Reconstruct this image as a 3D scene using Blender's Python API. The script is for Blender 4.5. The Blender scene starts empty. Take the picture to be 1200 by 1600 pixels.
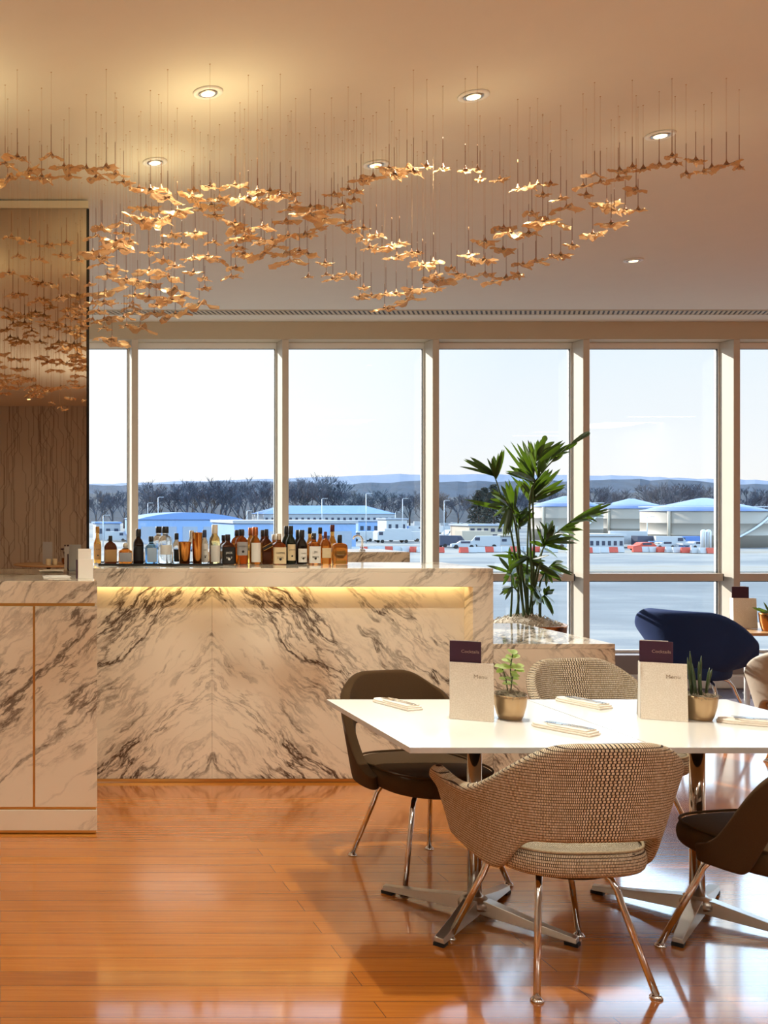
import bpy, bmesh, math, random
from mathutils import Vector, Matrix, noise
PI = math.pi
F = 1522.0            # focal length in pixels of the 1200 x 1600 frame
EYE = 1.53            # height of the camera
Y0 = 798.0            # image row of the horizon
CEIL = 3.16
scene = bpy.context.scene
COL = scene.collection
rnd = random.Random(7)

def W(x, y, d):
    """the point at distance d seen at pixel (x, y) of the photograph"""
    return Vector((x*d/F, d, EYE-(y-Y0)*d/F))

# ------------------------------------------------------------------ materials
def srgb(r, g, b):
    f = lambda c: (c/255/12.92) if c/255 <= .04045 else ((c/255+.055)/1.055)**2.4
    return (f(r), f(g), f(b), 1)
class N:
    """small helper around a node tree"""
    def __init__(s, name):
        s.m = bpy.data.materials.new(name); s.m.use_nodes = True
        s.t = s.m.node_tree; s.t.nodes.clear()
        s.out = s.t.nodes.new('ShaderNodeOutputMaterial')
    def n(s, typ, props=None, **ins):
        nd = s.t.nodes.new('ShaderNode'+typ)
        for k, v in (props or {}).items(): setattr(nd, k, v)
        for k, v in ins.items(): s.set(nd, k, v)
        return nd
    def set(s, nd, k, v):
        key = int(k[1:]) if k[0] == 'i' and k[1:].isdigit() else k.replace('_', ' ')
        if isinstance(v, tuple) and len(v) == 2 and hasattr(v[0], 'outputs'):
            s.t.links.new(v[0].outputs[v[1]], nd.inputs[key])
        elif hasattr(v, 'outputs'):
            s.t.links.new(v.outputs[0], nd.inputs[key])
        else:
            nd.inputs[key].default_value = v
    def math(s, op, a, b=0.0, c=None, clamp=False):
        nd = s.n('Math', {'operation': op, 'use_clamp': clamp}, i0=a, i1=b)
        if c is not None: s.set(nd, 'i2', c)
        return nd
    def mix(s, fac, a, b, blend='MIX'):
        nd = s.t.nodes.new('ShaderNodeMix'); nd.data_type = 'RGBA'; nd.blend_type = blend
        for k, v in ((0, fac), (6, a), (7, b)):
            if isinstance(v, tuple) and len(v) == 2 and hasattr(v[0], 'outputs'): s.t.links.new(v[0].outputs[v[1]], nd.inputs[k])
            elif hasattr(v, 'outputs'): s.t.links.new(v.outputs[2 if v.bl_idname == 'ShaderNodeMix' else 0], nd.inputs[k])
            else: nd.inputs[k].default_value = v
        return (nd, 2)
    def ramp(s, fac, stops):
        nd = s.n('ValToRGB', None, Fac=fac); e = nd.color_ramp.elements
        while len(e) < len(stops): e.new(.5)
        for el, (p, c) in zip(e, stops): el.position = p; el.color = c
        return nd
    def coords(s, which='Object'):
        return (s.n('TexCoord'), {'Generated': 0, 'Normal': 1, 'UV': 2, 'Object': 3}[which])
    def mapping(s, vec, loc=(0,0,0), rot=(0,0,0), scale=(1,1,1)):
        return s.n('Mapping', None, Vector=vec, Location=loc, Rotation=rot, Scale=scale)
    def bsdf(s, **kw):
        nd = s.n('BsdfPrincipled')
        for k, v in kw.items(): s.set(nd, k, v)
        return nd
    def done(s, sh, disp=None):
        s.t.links.new(sh.outputs[0], s.out.inputs[0]); return s.m
    def bump(s, h, strength=.2, dist=.01):
        return s.n('Bump', None, Strength=strength, Distance=dist, Height=h)
M = {}
def plain(key, col, rough=.5, metal=0.0, var=.06, scale=30, bump=0.0, **kw):
    k = N(key)
    nz = k.n('TexNoise', None, Vector=k.coords(), Scale=scale, Detail=4.0)
    dark = tuple(c*(1-var*2) for c in col[:3])+(1,); lite = tuple(min(1, c*(1+var)) for c in col[:3])+(1,)
    c = k.mix((nz, 0), dark, lite)
    args = dict(Base_Color=c, Roughness=rough, Metallic=metal); args.update(kw)
    if bump: args['Normal'] = k.bump(nz, bump)
    M[key] = k.done(k.bsdf(**args)); return M[key]

plain('plaster', srgb(224,220,208), .9, 0, .015, 6)
plain('cream_paint', srgb(196,184,160), .55, 0, .02, 8)
plain('beige_metal', srgb(204,194,178), .45, 0, .02, 12)
plain('white_metal', srgb(235,235,232), .4, 0, .01, 12)
plain('dark_gasket', srgb(30,32,36), .5)
plain('grey_panel', srgb(150,140,138), .6, 0, .03, 10)
plain('chrome', srgb(225,225,228), .08, 1.0, .01)
plain('brushed', srgb(196,194,190), .3, 1.0, .03, 60)
plain('gold', srgb(232,184,106), .32, 1.0, .03, 20)
plain('black_rubber', srgb(16,16,17), .6)
plain('black_gloss', srgb(10,10,12), .12)
plain('white_top', srgb(240,240,238), .22, 0, .005, 10, Coat_Weight=.5, Coat_Roughness=.08)
plain('table_edge', srgb(205,205,205), .4)
plain('brown_cloth', srgb(68,45,13), .95, 0, .12, 260, .15)
plain('navy_cloth', srgb(14,48,104), .85, 0, .1, 200, .1)
plain('grey_leather', srgb(178,164,146), .55, 0, .04, 40, .05)
plain('napkin', srgb(246,238,226), .9, 0, .02, 90, .1)
plain('steel', srgb(190,190,194), .14, 1.0, .02)
plain('pot_gold', srgb(186,156,118), .34, .75, .03, 20)
plain('pot_copper', srgb(176,112,58), .22, .9, .05, 14)
plain('moss', srgb(150,138,118), .95, 0, .3, 80)
plain('moss_pale', srgb(196,184,164), .95, 0, .25, 60)
plain('stem_green', srgb(62,84,40), .6, 0, .2, 30)
plain('card_purple', srgb(58,18,46), .5, 0, .04, 60)
plain('card_white', srgb(242,240,234), .6, 0, .01, 30)
plain('ink', srgb(150,128,104), .5)
plain('ink_pale', srgb(170,140,130), .5)
plain('ink_dark', srgb(40,34,30), .5)
plain('wood_edge', srgb(200,160,112), .4, 0, .08, 20)
plain('copper_cup', srgb(198,132,66), .16, 1.0, .02)
plain('label_cream', srgb(226,208,170), .6, 0, .06, 300)
plain('label_white', srgb(232,230,224), .6, 0, .05, 300)
plain('label_tan', srgb(190,146,92), .6, 0, .1, 300)
plain('label_black', srgb(22,20,20), .5, 0, .3, 300)
plain('label_silver', srgb(190,192,196), .3, .5, .1, 300)
plain('label_gold', srgb(206,158,78), .35, .5, .1, 300)
plain('label_blue', srgb(168,190,214), .5, 0, .08, 300)
plain('cap_black', srgb(18,17,18), .35)
plain('cap_gold', srgb(190,140,70), .3, .8)
plain('cap_red', srgb(88,26,18), .35)
plain('cap_copper', srgb(170,96,52), .3, .6)
plain('cap_pale', srgb(214,204,188), .5)
plain('cap_blue', srgb(38,50,80), .4)

def bottle_glass(key, col, trans=.85, rough=.04, ior=1.35):
    k = N(key)
    nz = k.n('TexNoise', None, Vector=k.coords(), Scale=9.0)
    c = k.mix((nz, 0), tuple(x*.8 for x in col[:3])+(1,), col)
    M[key] = k.done(k.bsdf(Base_Color=c, Roughness=rough, Transmission_Weight=trans, IOR=ior))
bottle_glass('amber', srgb(206,122,46)); bottle_glass('dark_amber', srgb(104,48,22), .6)
bottle_glass('deep_brown', srgb(40,24,18), .35); bottle_glass('green_black', srgb(34,42,30), .4)
bottle_glass('blue_glass', srgb(120,178,236), .85); bottle_glass('clear_glass', srgb(236,242,246), .92)
bottle_glass('straw_glass', srgb(246,226,160), .9); bottle_glass('gold_spirit', srgb(236,170,80))

# leaf sheets of the hanging piece: thin amber gauze that lets light through
def gauze():
    k = N('amber_gauze')
    nz = k.n('TexNoise', None, Vector=k.coords(), Scale=45.0, Detail=3.0)
    c = k.mix((nz, 0), srgb(190,142,96), srgb(222,178,130))
    d = k.n('BsdfDiffuse', None, Color=c); t = k.n('BsdfTranslucent', None, Color=c)
    g = k.n('BsdfGlossy', None, Color=srgb(250,214,160), Roughness=.3)
    tr = k.n('BsdfTransparent', None, Color=srgb(248,226,196))
    a = k.n('MixShader', None, Fac=.5, i1=d, i2=t)
    b = k.n('MixShader', None, Fac=.2, i1=a, i2=g)
    M['gauze'] = k.done(k.n('MixShader', None, Fac=.24, i1=b, i2=tr))
    k = N('crinkled_film')
    nz = k.n('TexNoise', None, Vector=k.coords(), Scale=120.0, Detail=2.0)
    M['film'] = k.done(k.bsdf(Base_Color=srgb(250,240,222), Roughness=.12, Metallic=.75, Normal=k.bump(nz, .8, .02)))
gauze()
plain('wire', srgb(196,156,112), .5)
plain('rod', srgb(146,98,58), .5)

def leaf_mat(key, a, b, trans=.35):
    k = N(key)
    nz = k.n('TexNoise', None, Vector=k.coords(), Scale=5.0)
    c = k.mix((nz, 0), a, b)
    p = k.bsdf(Base_Color=c, Roughness=.35)
    t = k.n('BsdfTranslucent', None, Color=srgb(150,196,44))
    M[key] = k.done(k.n('MixShader', None, Fac=trans, i1=p, i2=t))
leaf_mat('palm_leaf', srgb(16,32,16), srgb(38,62,22), .11)
leaf_mat('variegated', srgb(92,140,60), srgb(226,226,176), .3)
leaf_mat('succulent', srgb(52,76,44), srgb(90,110,62), .1)
leaf_mat('spike_leaf', srgb(38,54,34), srgb(72,88,52), .05)

def emitter(key, col, strength):
    k = N(key)
    M[key] = k.done(k.n('Emission', None, Color=col, Strength=strength))
emitter('lamp_glow', srgb(255,206,140), 14.0)
emitter('strip_glow', srgb(255,222,154), 24)
emitter('tube_glow', srgb(255,236,214), 9.0)

def marble(key, seam=None, flip=1, seed=0.0, heavy=1.0):
    """pale stone with brown-grey veins running diagonally; mirrored about x = seam when one is given"""
    k = N(key)
    s = k.n('SeparateXYZ', None, Vector=k.coords())
    x = (s, 0)
    if seam is not None: x = k.math('ABSOLUTE', k.math('SUBTRACT', x, seam))
    x = k.math('MULTIPLY', x, float(flip)); z = k.math('ADD', (s, 2), k.math('MULTIPLY', (s, 1), .7))
    ca, sa = math.cos(math.radians(43)), math.sin(math.radians(43))
    along = k.math('SUBTRACT', k.math('MULTIPLY', x, ca), k.math('MULTIPLY', z, sa))
    across = k.math('ADD', k.math('MULTIPLY', x, sa), k.math('MULTIPLY', z, ca))
    wob = k.n('TexNoise', None, Vector=k.coords(), Scale=3.2, Detail=5.0)
    across = k.math('ADD', across, k.math('MULTIPLY', k.math('SUBTRACT', (wob, 0), .5), .17))
    def layer(sa_, sb_, det, off, width):
        v = k.n('CombineXYZ', None, X=k.math('MULTIPLY', along, sa_), Y=k.math('MULTIPLY', across, sb_), Z=seed+off)
        nz = k.n('TexNoise', None, Vector=v, Scale=1.0, Detail=det, Roughness=.62)
        a = k.math('ABSOLUTE', k.math('SUBTRACT', (nz, 0), .5))
        return k.math('SUBTRACT', 1.0, k.math('DIVIDE', a, width), clamp=True), v
    v1, _ = layer(1.3, 5.0, 9.0, 0.0, .030)
    v2, _ = layer(3.2, 13.0, 8.0, 7.3, .034)
    vm = k.n('CombineXYZ', None, X=k.math('MULTIPLY', along, .75), Y=k.math('MULTIPLY', across, 2.6), Z=seed+3.1)
    mk = k.n('TexNoise', None, Vector=vm, Scale=1.0, Detail=4.0)
    mask = k.n('MapRange', None, Value=(mk, 0), i1=.38, i2=.56)
    mask2 = k.n('MapRange', None, Value=(mk, 0), i1=.44, i2=.62)
    veins = k.math('ADD', k.math('MULTIPLY', v1, mask), k.math('MULTIPLY', v2, k.math('MULTIPLY', mask2, .8)), clamp=True)
    grain = k.n('TexNoise', None, Vector=k.n('CombineXYZ', None, X=k.math('MULTIPLY', along, 9.0), Y=k.math('MULTIPLY', across, 34.0), Z=seed), Scale=1.0, Detail=6.0, Roughness=.7)
    smoke = k.math('MULTIPLY', k.n('MapRange', None, Value=(grain, 0), i1=.5, i2=.68), k.math('MULTIPLY', mask2, .75*heavy))
    cloud = k.n('TexNoise', None, Vector=k.coords(), Scale=1.7, Detail=3.0)
    base = k.mix((cloud, 0), srgb(210,198,176), srgb(236,226,208))
    c = k.mix(smoke, base, srgb(120,100,84))
    c = k.mix(k.math('MULTIPLY', veins, .95*heavy), c, srgb(70,52,42))
    M[key] = k.done(k.bsdf(Base_Color=c, Roughness=.07, Specular_IOR_Level=.5))
marble('marble_panel', seam=1.195, seed=.6, heavy=1.0)
marble('marble_band', seed=4.0, flip=-1, heavy=.8)
marble('marble_side', seed=9.4, flip=-1, heavy=.85)

def wood_floor():
    k = N('bamboo_floor')
    co = k.coords()
    br = k.n('TexBrick', {'offset': .37, 'offset_frequency': 2}, Vector=co, Color1=(0,0,0,1), Color2=(1,1,1,1), Mortar=(.5,.5,.5,1),
             Scale=1.0, Mortar_Size=.0012, Mortar_Smooth=.1, Bias=0.0, Brick_Width=1.85, Row_Height=.098)
    g1 = k.n('TexNoise', None, Vector=k.mapping(co, scale=(1.6, 70, 1)), Scale=1.0, Detail=6.0, Roughness=.6)
    g2 = k.n('TexNoise', None, Vector=k.mapping(co, scale=(7, 190, 1)), Scale=1.0, Detail=3.0)
    f = k.math('ADD', k.math('MULTIPLY', (g1, 0), .6), k.math('MULTIPLY', (br, 0), .22))
    f = k.math('ADD', f, k.math('MULTIPLY', (g2, 0), .22))
    c = k.ramp(f, [(.25, srgb(142,76,24)), (.55, srgb(182,106,34)), (.85, srgb(206,132,50))])
    c = k.mix((br, 1), (c, 0), srgb(96,50,22))
    M['floor'] = k.done(k.bsdf(Base_Color=c, Roughness=.24, Coat_Weight=1.0, Coat_IOR=1.65, Coat_Roughness=.09))
wood_floor()
plain('carpet', srgb(104,96,108), .95, 0, .2, 120, .2)

def tweed(key, uvscale=1.0):
    k = N(key)
    uv = k.coords('UV')
    br = k.n('TexBrick', {'offset': .25, 'offset_frequency': 2}, Vector=k.mapping(uv, scale=(uvscale, uvscale, 1)), Color1=srgb(234,222,200), Color2=srgb(206,186,154),
             Mortar=srgb(62,48,42), Scale=1.0, Mortar_Size=.0012, Mortar_Smooth=.3, Brick_Width=.0056, Row_Height=.0092)
    h = k.math('SUBTRACT', 1.0, (br, 1))
    M[key] = k.done(k.bsdf(Base_Color=(br, 0), Roughness=.9, Normal=k.bump(h, .5, .004)))
tweed('tweed'); plain('tweed_piping', srgb(176,156,126), .9, 0, .3, 220, .3)

def card():
    k = N('menu_paper')
    v = k.n('TexVoronoi', {'feature': 'DISTANCE_TO_EDGE'}, Vector=k.coords(), Scale=130.0)
    f = k.n('MapRange', None, Value=(v, 0), i1=.0, i2=.12)
    M['menu'] = k.done(k.bsdf(Base_Color=k.mix(f, srgb(246,238,226), srgb(230,220,204)), Roughness=.6))
card()

def glass_pane():
    k = N('window_glass')
    geo = k.n('NewGeometry'); fr = k.n('Fresnel', None, IOR=k.n('MapRange', None, Value=(geo, 6), i1=0.0, i2=1.0, i3=1.42, i4=1/1.42))
    t = k.n('BsdfTransparent', None, Color=(.985,.995,1,1)); g = k.n('BsdfGlossy', None, Color=(1,1,1,1), Roughness=.0)
    M['pane'] = k.done(k.n('MixShader', None, Fac=fr, i1=t, i2=g))
    k = N('bronze_mirror')
    M['mirror'] = k.done(k.bsdf(Base_Color=srgb(198,184,166), Roughness=.012, Metallic=1.0))
glass_pane()
plain('wallpaper', srgb(184,170,154), .8, 0, .03, 5)
plain('wallpaper_line', srgb(120,94,78), .6)

# ------------------------------------------------------------------ meshes
class MB:
    def __init__(s): s.v = []; s.f = []; s.m = []; s.uv = {}; s.smooth = []
    def add(s, vs, fs, mi=0, smooth=False, uvs=None):
        b = len(s.v); s.v += [tuple(v) for v in vs]
        for f in fs:
            s.f.append(tuple(b+i for i in f)); s.m.append(mi); s.smooth.append(smooth)
        if uvs:
            for i, u in enumerate(uvs): s.uv[b+i] = u
        return s
    def box(s, x0, x1, y0, y1, z0, z1, mi=0):
        vs = [(x,y,z) for z in (z0,z1) for y in (y0,y1) for x in (x0,x1)]
        return s.add(vs, [(0,2,3,1),(4,5,7,6),(0,1,5,4),(2,6,7,3),(0,4,6,2),(1,3,7,5)], mi)
    def obox(s, c, ax, ay, az, mi=0):
        """box with half-axis vectors"""
        c = Vector(c); ax, ay, az = Vector(ax), Vector(ay), Vector(az)
        vs = [c+ax*i+ay*j+az*k for k in (-1,1) for j in (-1,1) for i in (-1,1)]
        return s.add(vs, [(0,2,3,1),(4,5,7,6),(0,1,5,4),(2,6,7,3),(0,4,6,2),(1,3,7,5)], mi)
    def lathe(s, prof, seg=32, c=(0,0,0), mi=0, sq=0.0, sy=1.0, cap=True, rot=0.0, smooth=True):
        """prof = [(r, z)]; sq > 0 squares the cross-section off"""
        vs = []; n = len(prof)
        for r, z in prof:
            for i in range(seg):
                a = 2*PI*i/seg; ca, sa = math.cos(a), math.sin(a)
                k = 1.0
                if sq > 0:
                    p = 2+sq; k = (abs(ca)**p+abs(sa)**p)**(-1/p)
                x, y = r*k*ca, r*k*sa*sy
                if rot: x, y = x*math.cos(rot)-y*math.sin(rot), x*math.sin(rot)+y*math.cos(rot)
                vs.append((c[0]+x, c[1]+y, c[2]+z))
        fs = [(j*seg+i, j*seg+(i+1)%seg, (j+1)*seg+(i+1)%seg, (j+1)*seg+i) for j in range(n-1) for i in range(seg)]
        s.add(vs, fs, mi, smooth)
        if cap:
            b = len(s.v)-len(vs)
            s.f.append(tuple(b+i for i in reversed(range(seg)))); s.m.append(mi); s.smooth.append(False)
            s.f.append(tuple(b+(n-1)*seg+i for i in range(seg))); s.m.append(mi); s.smooth.append(False)
        return s
    def tube(s, pts, r, seg=10, mi=0, cap=True):
        pts = [Vector(p) for p in pts]; rs = r if isinstance(r, (list, tuple)) else [r]*len(pts)
        vs = []; up = Vector((0,0,1))
        t0 = (pts[1]-pts[0]).normalized()
        nrm = t0.cross(up if abs(t0.z) < .9 else Vector((1,0,0))).normalized()
        for i, p in enumerate(pts):
            t = (pts[min(i+1, len(pts)-1)]-pts[max(i-1, 0)]).normalized()
            nrm = (nrm-t*nrm.dot(t)).normalized(); b = t.cross(nrm)
            for k in range(seg):
                a = 2*PI*k/seg
                vs.append(p+(nrm*math.cos(a)+b*math.sin(a))*rs[i])
        n = len(pts)
        fs = [(j*seg+i, j*seg+(i+1)%seg, (j+1)*seg+(i+1)%seg, (j+1)*seg+i) for j in range(n-1) for i in range(seg)]
        if cap: fs += [tuple(reversed(range(seg))), tuple((n-1)*seg+i for i in range(seg))]
        return s.add(vs, fs, mi, True)
    def grid(s, fn, nu, nv, mi=0, smooth=True, uv=None, closed_u=False):
        vs = []; us = []
        for j in range(nv+1):
            for i in range(nu+(0 if closed_u else 1)):
                vs.append(fn(i/nu, j/nv))
                if uv: us.append(uv(i/nu, j/nv))
        w = nu if closed_u else nu+1
        fs = [(j*w+i, j*w+(i+1)%w, (j+1)*w+(i+1)%w, (j+1)*w+i) for j in range(nv) for i in range(nu)]
        return s.add(vs, fs, mi, smooth, us or None)
    def prism(s, poly, z0, z1, mi=0):
        n = len(poly)
        vs = [(x,y,z0) for x,y in poly]+[(x,y,z1) for x,y in poly]
        fs = [tuple(reversed(range(n))), tuple(n+i for i in range(n))]+[(i,(i+1)%n,n+(i+1)%n,n+i) for i in range(n)]
        return s.add(vs, fs, mi)
    def mesh(s, name, mats):
        me = bpy.data.meshes.new(name); me.from_pydata(s.v, [], s.f)
        for m in (mats if isinstance(mats, (list, tuple)) else [mats]): me.materials.append(M[m] if isinstance(m, str) else m)
        me.polygons.foreach_set('material_index', s.m); me.polygons.foreach_set('use_smooth', s.smooth)
        if s.uv:
            lay = me.uv_layers.new(name='UVMap')
            for l in me.loops: lay.data[l.index].uv = s.uv.get(l.vertex_index, (0,0))
        me.update(); return me
    def obj(s, name, mats, parent=None, bevel=0, weld=False, subsurf=0, solid=0, solid_off=0):
        me = s.mesh(name, mats)
        if weld:
            bm = bmesh.new(); bm.from_mesh(me); bmesh.ops.remove_doubles(bm, verts=bm.verts, dist=1e-5)
            bmesh.ops.recalc_face_normals(bm, faces=bm.faces); bm.to_mesh(me); bm.free()
        o = link(name, me, parent)
        if solid:
            md = o.modifiers.new('thickness', 'SOLIDIFY'); md.thickness = solid; md.offset = solid_off; md.use_rim = True
        if bevel:
            md = o.modifiers.new('edges', 'BEVEL'); md.width = bevel; md.segments = 2; md.limit_method = 'ANGLE'
        if subsurf:
            md = o.modifiers.new('smooth', 'SUBSURF'); md.levels = subsurf; md.render_levels = subsurf
        return o
def link(name, data, parent=None):
    o = bpy.data.objects.new(name, data); COL.objects.link(o)
    if parent is not None: o.parent = parent
    return o
def tag(o, label, cat, group=None):
    o['label'] = label; o['category'] = cat
    if group: o['group'] = group
    return o
def thing(name, label, cat, loc=(0,0,0), rz=0.0, group=None):
    o = link(name, None); o.location = loc; o.rotation_euler = (0,0,rz); o.empty_display_size = .05
    return tag(o, label, cat, group)
def struct(o): o['kind'] = 'structure'; return o
def kids(o): return [c for c in COL.objects if c.parent == o]
def dup(root, loc, rz=None, label=None, group=None, scale=None):
    r = root.copy(); COL.objects.link(r); r.location = loc
    if rz is not None: r.rotation_euler = (0,0,rz)
    if scale is not None: r.scale = scale
    if label: r['label'] = label
    if group: r['group'] = group
    for ch in list(root.children):
        c = ch.copy(); COL.objects.link(c); c.parent = r
        for g in list(ch.children):
            d = g.copy(); COL.objects.link(d); d.parent = c
    return r
def text(name, body, size, loc, rot, mat, parent, align='CENTER'):
    cu = bpy.data.curves.new(name, 'FONT'); cu.body = body; cu.size = size; cu.align_x = align; cu.align_y = 'CENTER'; cu.extrude = .0001
    cu.materials.append(M[mat]); tmp = bpy.data.objects.new(name, cu); COL.objects.link(tmp)
    me = bpy.data.meshes.new_from_object(tmp.evaluated_get(bpy.context.evaluated_depsgraph_get())); bpy.data.objects.remove(tmp)
    if not me.materials: me.materials.append(M[mat])
    o = link(name, me, parent); o.location = loc; o.rotation_euler = rot; return o
ORD = ['lowest','second lowest','third lowest','fourth lowest','fifth lowest','sixth lowest','seventh lowest','eighth lowest','ninth lowest','tenth lowest',
       'eleventh lowest','twelfth lowest','thirteenth lowest','fourteenth lowest','fifteenth lowest','sixteenth lowest','seventeenth lowest','eighteenth lowest']
NTH = ['first','second','third','fourth','fifth','sixth','seventh','eighth','ninth','tenth','eleventh','twelfth','thirteenth','fourteenth','fifteenth','sixteenth',
       'seventeenth','eighteenth','nineteenth','twentieth','twenty-first','twenty-second','twenty-third','twenty-fourth','twenty-fifth','twenty-sixth','twenty-seventh',
       'twenty-eighth','twenty-ninth','thirtieth','thirty-first','thirty-second','thirty-third','thirty-fourth','thirty-fifth','thirty-sixth','thirty-seventh','thirty-eighth','thirty-ninth','fortieth']
POWER = dict(a=62, b=200, c=24, d=26, e=30, f=22, g=14, p=46, h=4.0, u=47)
SUN_AZ = math.radians(-29); SUN_EL = math.radians(25)
SKY = 1.06; SUN = 9.5; EXPOSURE = 0.0
# ================================================================== camera
cam = bpy.data.cameras.new('camera'); camo = bpy.data.objects.new('camera', cam); COL.objects.link(camo)
camo.location = (0, 0, EYE); camo.rotation_euler = (PI/2, 0, 0)
cam.sensor_fit = 'AUTO'; cam.sensor_width = 36; cam.lens = F/1600*36
cam.shift_x = 600/1600; cam.shift_y = -(800-Y0)/1600
cam.clip_start = .05; cam.clip_end = 8000
scene.camera = camo

# ================================================================== shell of the room
WY = 8.40                      # inner face of the mullions
XL, XR, YB = -4.0, 12.0, -5.0
struct(MB().box(XL, XR, YB, 6.35, -.12, 0).obj('floor', 'floor'))
struct(MB().box(XL, XR, 6.35, WY+.25, -.12, .004).obj('floor_carpet', 'carpet'))
struct(MB().box(XL, XR, YB, WY+.25, CEIL, CEIL+.15).obj('ceiling', 'plaster'))
struct(MB().box(XL-.15, XL, YB, WY+.25, -.12, CEIL+.15).obj('wall_left', 'plaster'))
struct(MB().box(XR, XR+.15, YB, WY+.25, -.12, CEIL+.15).obj('wall_right', 'plaster'))
wb = struct(MB().box(XL-.15, XR+.15, YB-.15, YB, -.12, CEIL+.15).obj('wall_back', 'wallpaper'))
# thin winding lines of the wallpaper
wl = MB(); r2 = random.Random(3)
xx = -.6
while xx < 2.4:
    x, z, pts = xx, 0.0, [(xx, 0.0)]
    while z < CEIL:
        z2 = min(CEIL, z+r2.uniform(.12, .5)); pts.append((x, z2)); z = z2
        if z < CEIL-.1 and r2.random() < .75:
            dx = r2.choice((-1, 1))*r2.choice((.03, .05, .05, .08, .11)); z3 = min(CEIL, z+abs(dx)*1.3); x += dx; pts.append((x, z3)); z = z3
    for (xa, za), (xb, zb) in zip(pts, pts[1:]):
        if zb-za < 1e-4: continue
        wl.add([(xa-.0032,YB+.0015,za-.004),(xa+.0032,YB+.0015,za-.004),(xb+.0032,YB+.0015,zb),(xb-.0032,YB+.0015,zb)], [(0,1,2,3)])
    xx += r2.uniform(.022, .075)
wl.obj('wallpaper_pattern', 'wallpaper_line', wb)
# window wall
struct(MB().box(XL, XR, WY+.02, WY+.24, 0, .28).obj('wall_window', 'grey_panel'))
b = struct(MB().box(XL, XR, WY-.06, WY+.0195, .005, .118).obj('baseboard_window', 'white_metal', bevel=.01))
struct(MB().box(XL, XR, WY, WY+.24, 3.009, CEIL-.001).obj('trim_1', 'cream_paint'))
mx = [1.192+1.298*i for i in range(-4, 9)]
for i, x in enumerate(mx):
    struct(MB().box(x-.056, x, WY, WY+.19, .281, 3.008).obj('trim_%d' % (i+2), 'beige_metal', bevel=.003))
for i in range(len(mx)-1):
    xa, xb = mx[i]+.001, mx[i+1]-.057
    w = MB(); t, yf = .022, WY+.165
    w.box(xa, xb, yf, yf+.05, .282, .282+t); w.box(xa, xb, yf, yf+.05, 3.007-t-.03, 3.007)
    w.box(xa, xa+t*.6, yf, yf+.05, .282+t, 3.0-t-.02); w.box(xb-t*.6, xb, yf, yf+.05, .282+t, 3.0-t-.02)
    wo = struct(w.obj('window_%d' % (i+1), 'white_metal', weld=True))
    g = MB()
    for (a0, a1) in ((.30, .305), (2.950, 2.957), (.905, .911), (.986, .992)): g.box(xa+.014, xb-.014, yf+.008, yf+.02, a0, a1)
    g.box(xa+.013, xa+.018, yf+.008, yf+.02, .30, 2.957); g.box(xb-.018, xb-.013, yf+.008, yf+.02, .30, 2.957)
    g.obj('gasket', 'dark_gasket', wo)
    MB().box(xa+.001, xb-.035, WY+.075, yf+.04, .917, .984).obj('transom', 'beige_metal', wo, bevel=.003)
    MB().box(xb-.034, xb-.026, WY+.078, yf+.03, .92, .98).obj('transom_gap_shadow', 'dark_gasket', wo)  # dark block standing in for the shadow in the gap beside the mullion
    MB().box(xa+.012, xb-.012, yf+.022, yf+.028, .985, 2.96).obj('glass_upper', 'pane', wo)
    MB().box(xa+.012, xb-.012, yf+.022, yf+.028, .30, .916).obj('glass_lower', 'pane', wo)
# linear air grille in the ceiling by the windows
gr = thing('air_grille', 'long slim grey slotted air grille set in the ceiling before the windows', 'air vent', (0, 7.99, CEIL))
MB().box(-1.0, 11.0, -.09, -.078, -.006, -.0005).obj('frame', 'cream_paint', gr); MB().box(-1.0, 11.0, .078, .09, -.006, -.0005).obj('frame', 'cream_paint', gr)
g = MB(); g.box(-1, 11, -.078, .078, -.0022, -.0008, 1)
k = -1.0
while k < 10.9:
    g.add([(k,-.074,-.006),(k+.022,-.074,-.006),(k+.102,.074,-.006),(k+.08,.074,-.006),(k,-.074,-.0022),(k+.022,-.074,-.0022),(k+.102,.074,-.0022),(k+.08,.074,-.0022)],
          [(0,1,2,3),(0,4,5,1),(2,6,7,3),(0,3,7,4),(1,5,6,2)]); k += .04
g.obj('slats', ['cream_paint', 'ink_dark'], gr)

# tall mirrored pier behind the side counter
PY = 5.105
mp = struct(MB().box(XL+.005, .452, PY+.02, PY+.16, .004, CEIL-.004).obj('wall_pier', 'plaster'))
MB().box(XL+.005, .462, PY-.02, PY+.02, CEIL-.050, CEIL-.010).obj('top_rail', 'cream_paint', mp, bevel=.002)
mr = thing('mirror', 'tall bronze tinted mirror with black edge on the pier behind the side counter', 'mirror', (0, PY, .9))
MB().box(XL+.01, .452, -.012, .019, .0, CEIL-.052-.9).obj('mirror_glass', 'mirror', mr)
MB().box(.4525, .466, -.014, .16, .0, CEIL-.052-.9).obj('edge_strip', 'black_gloss', mr)

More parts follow.
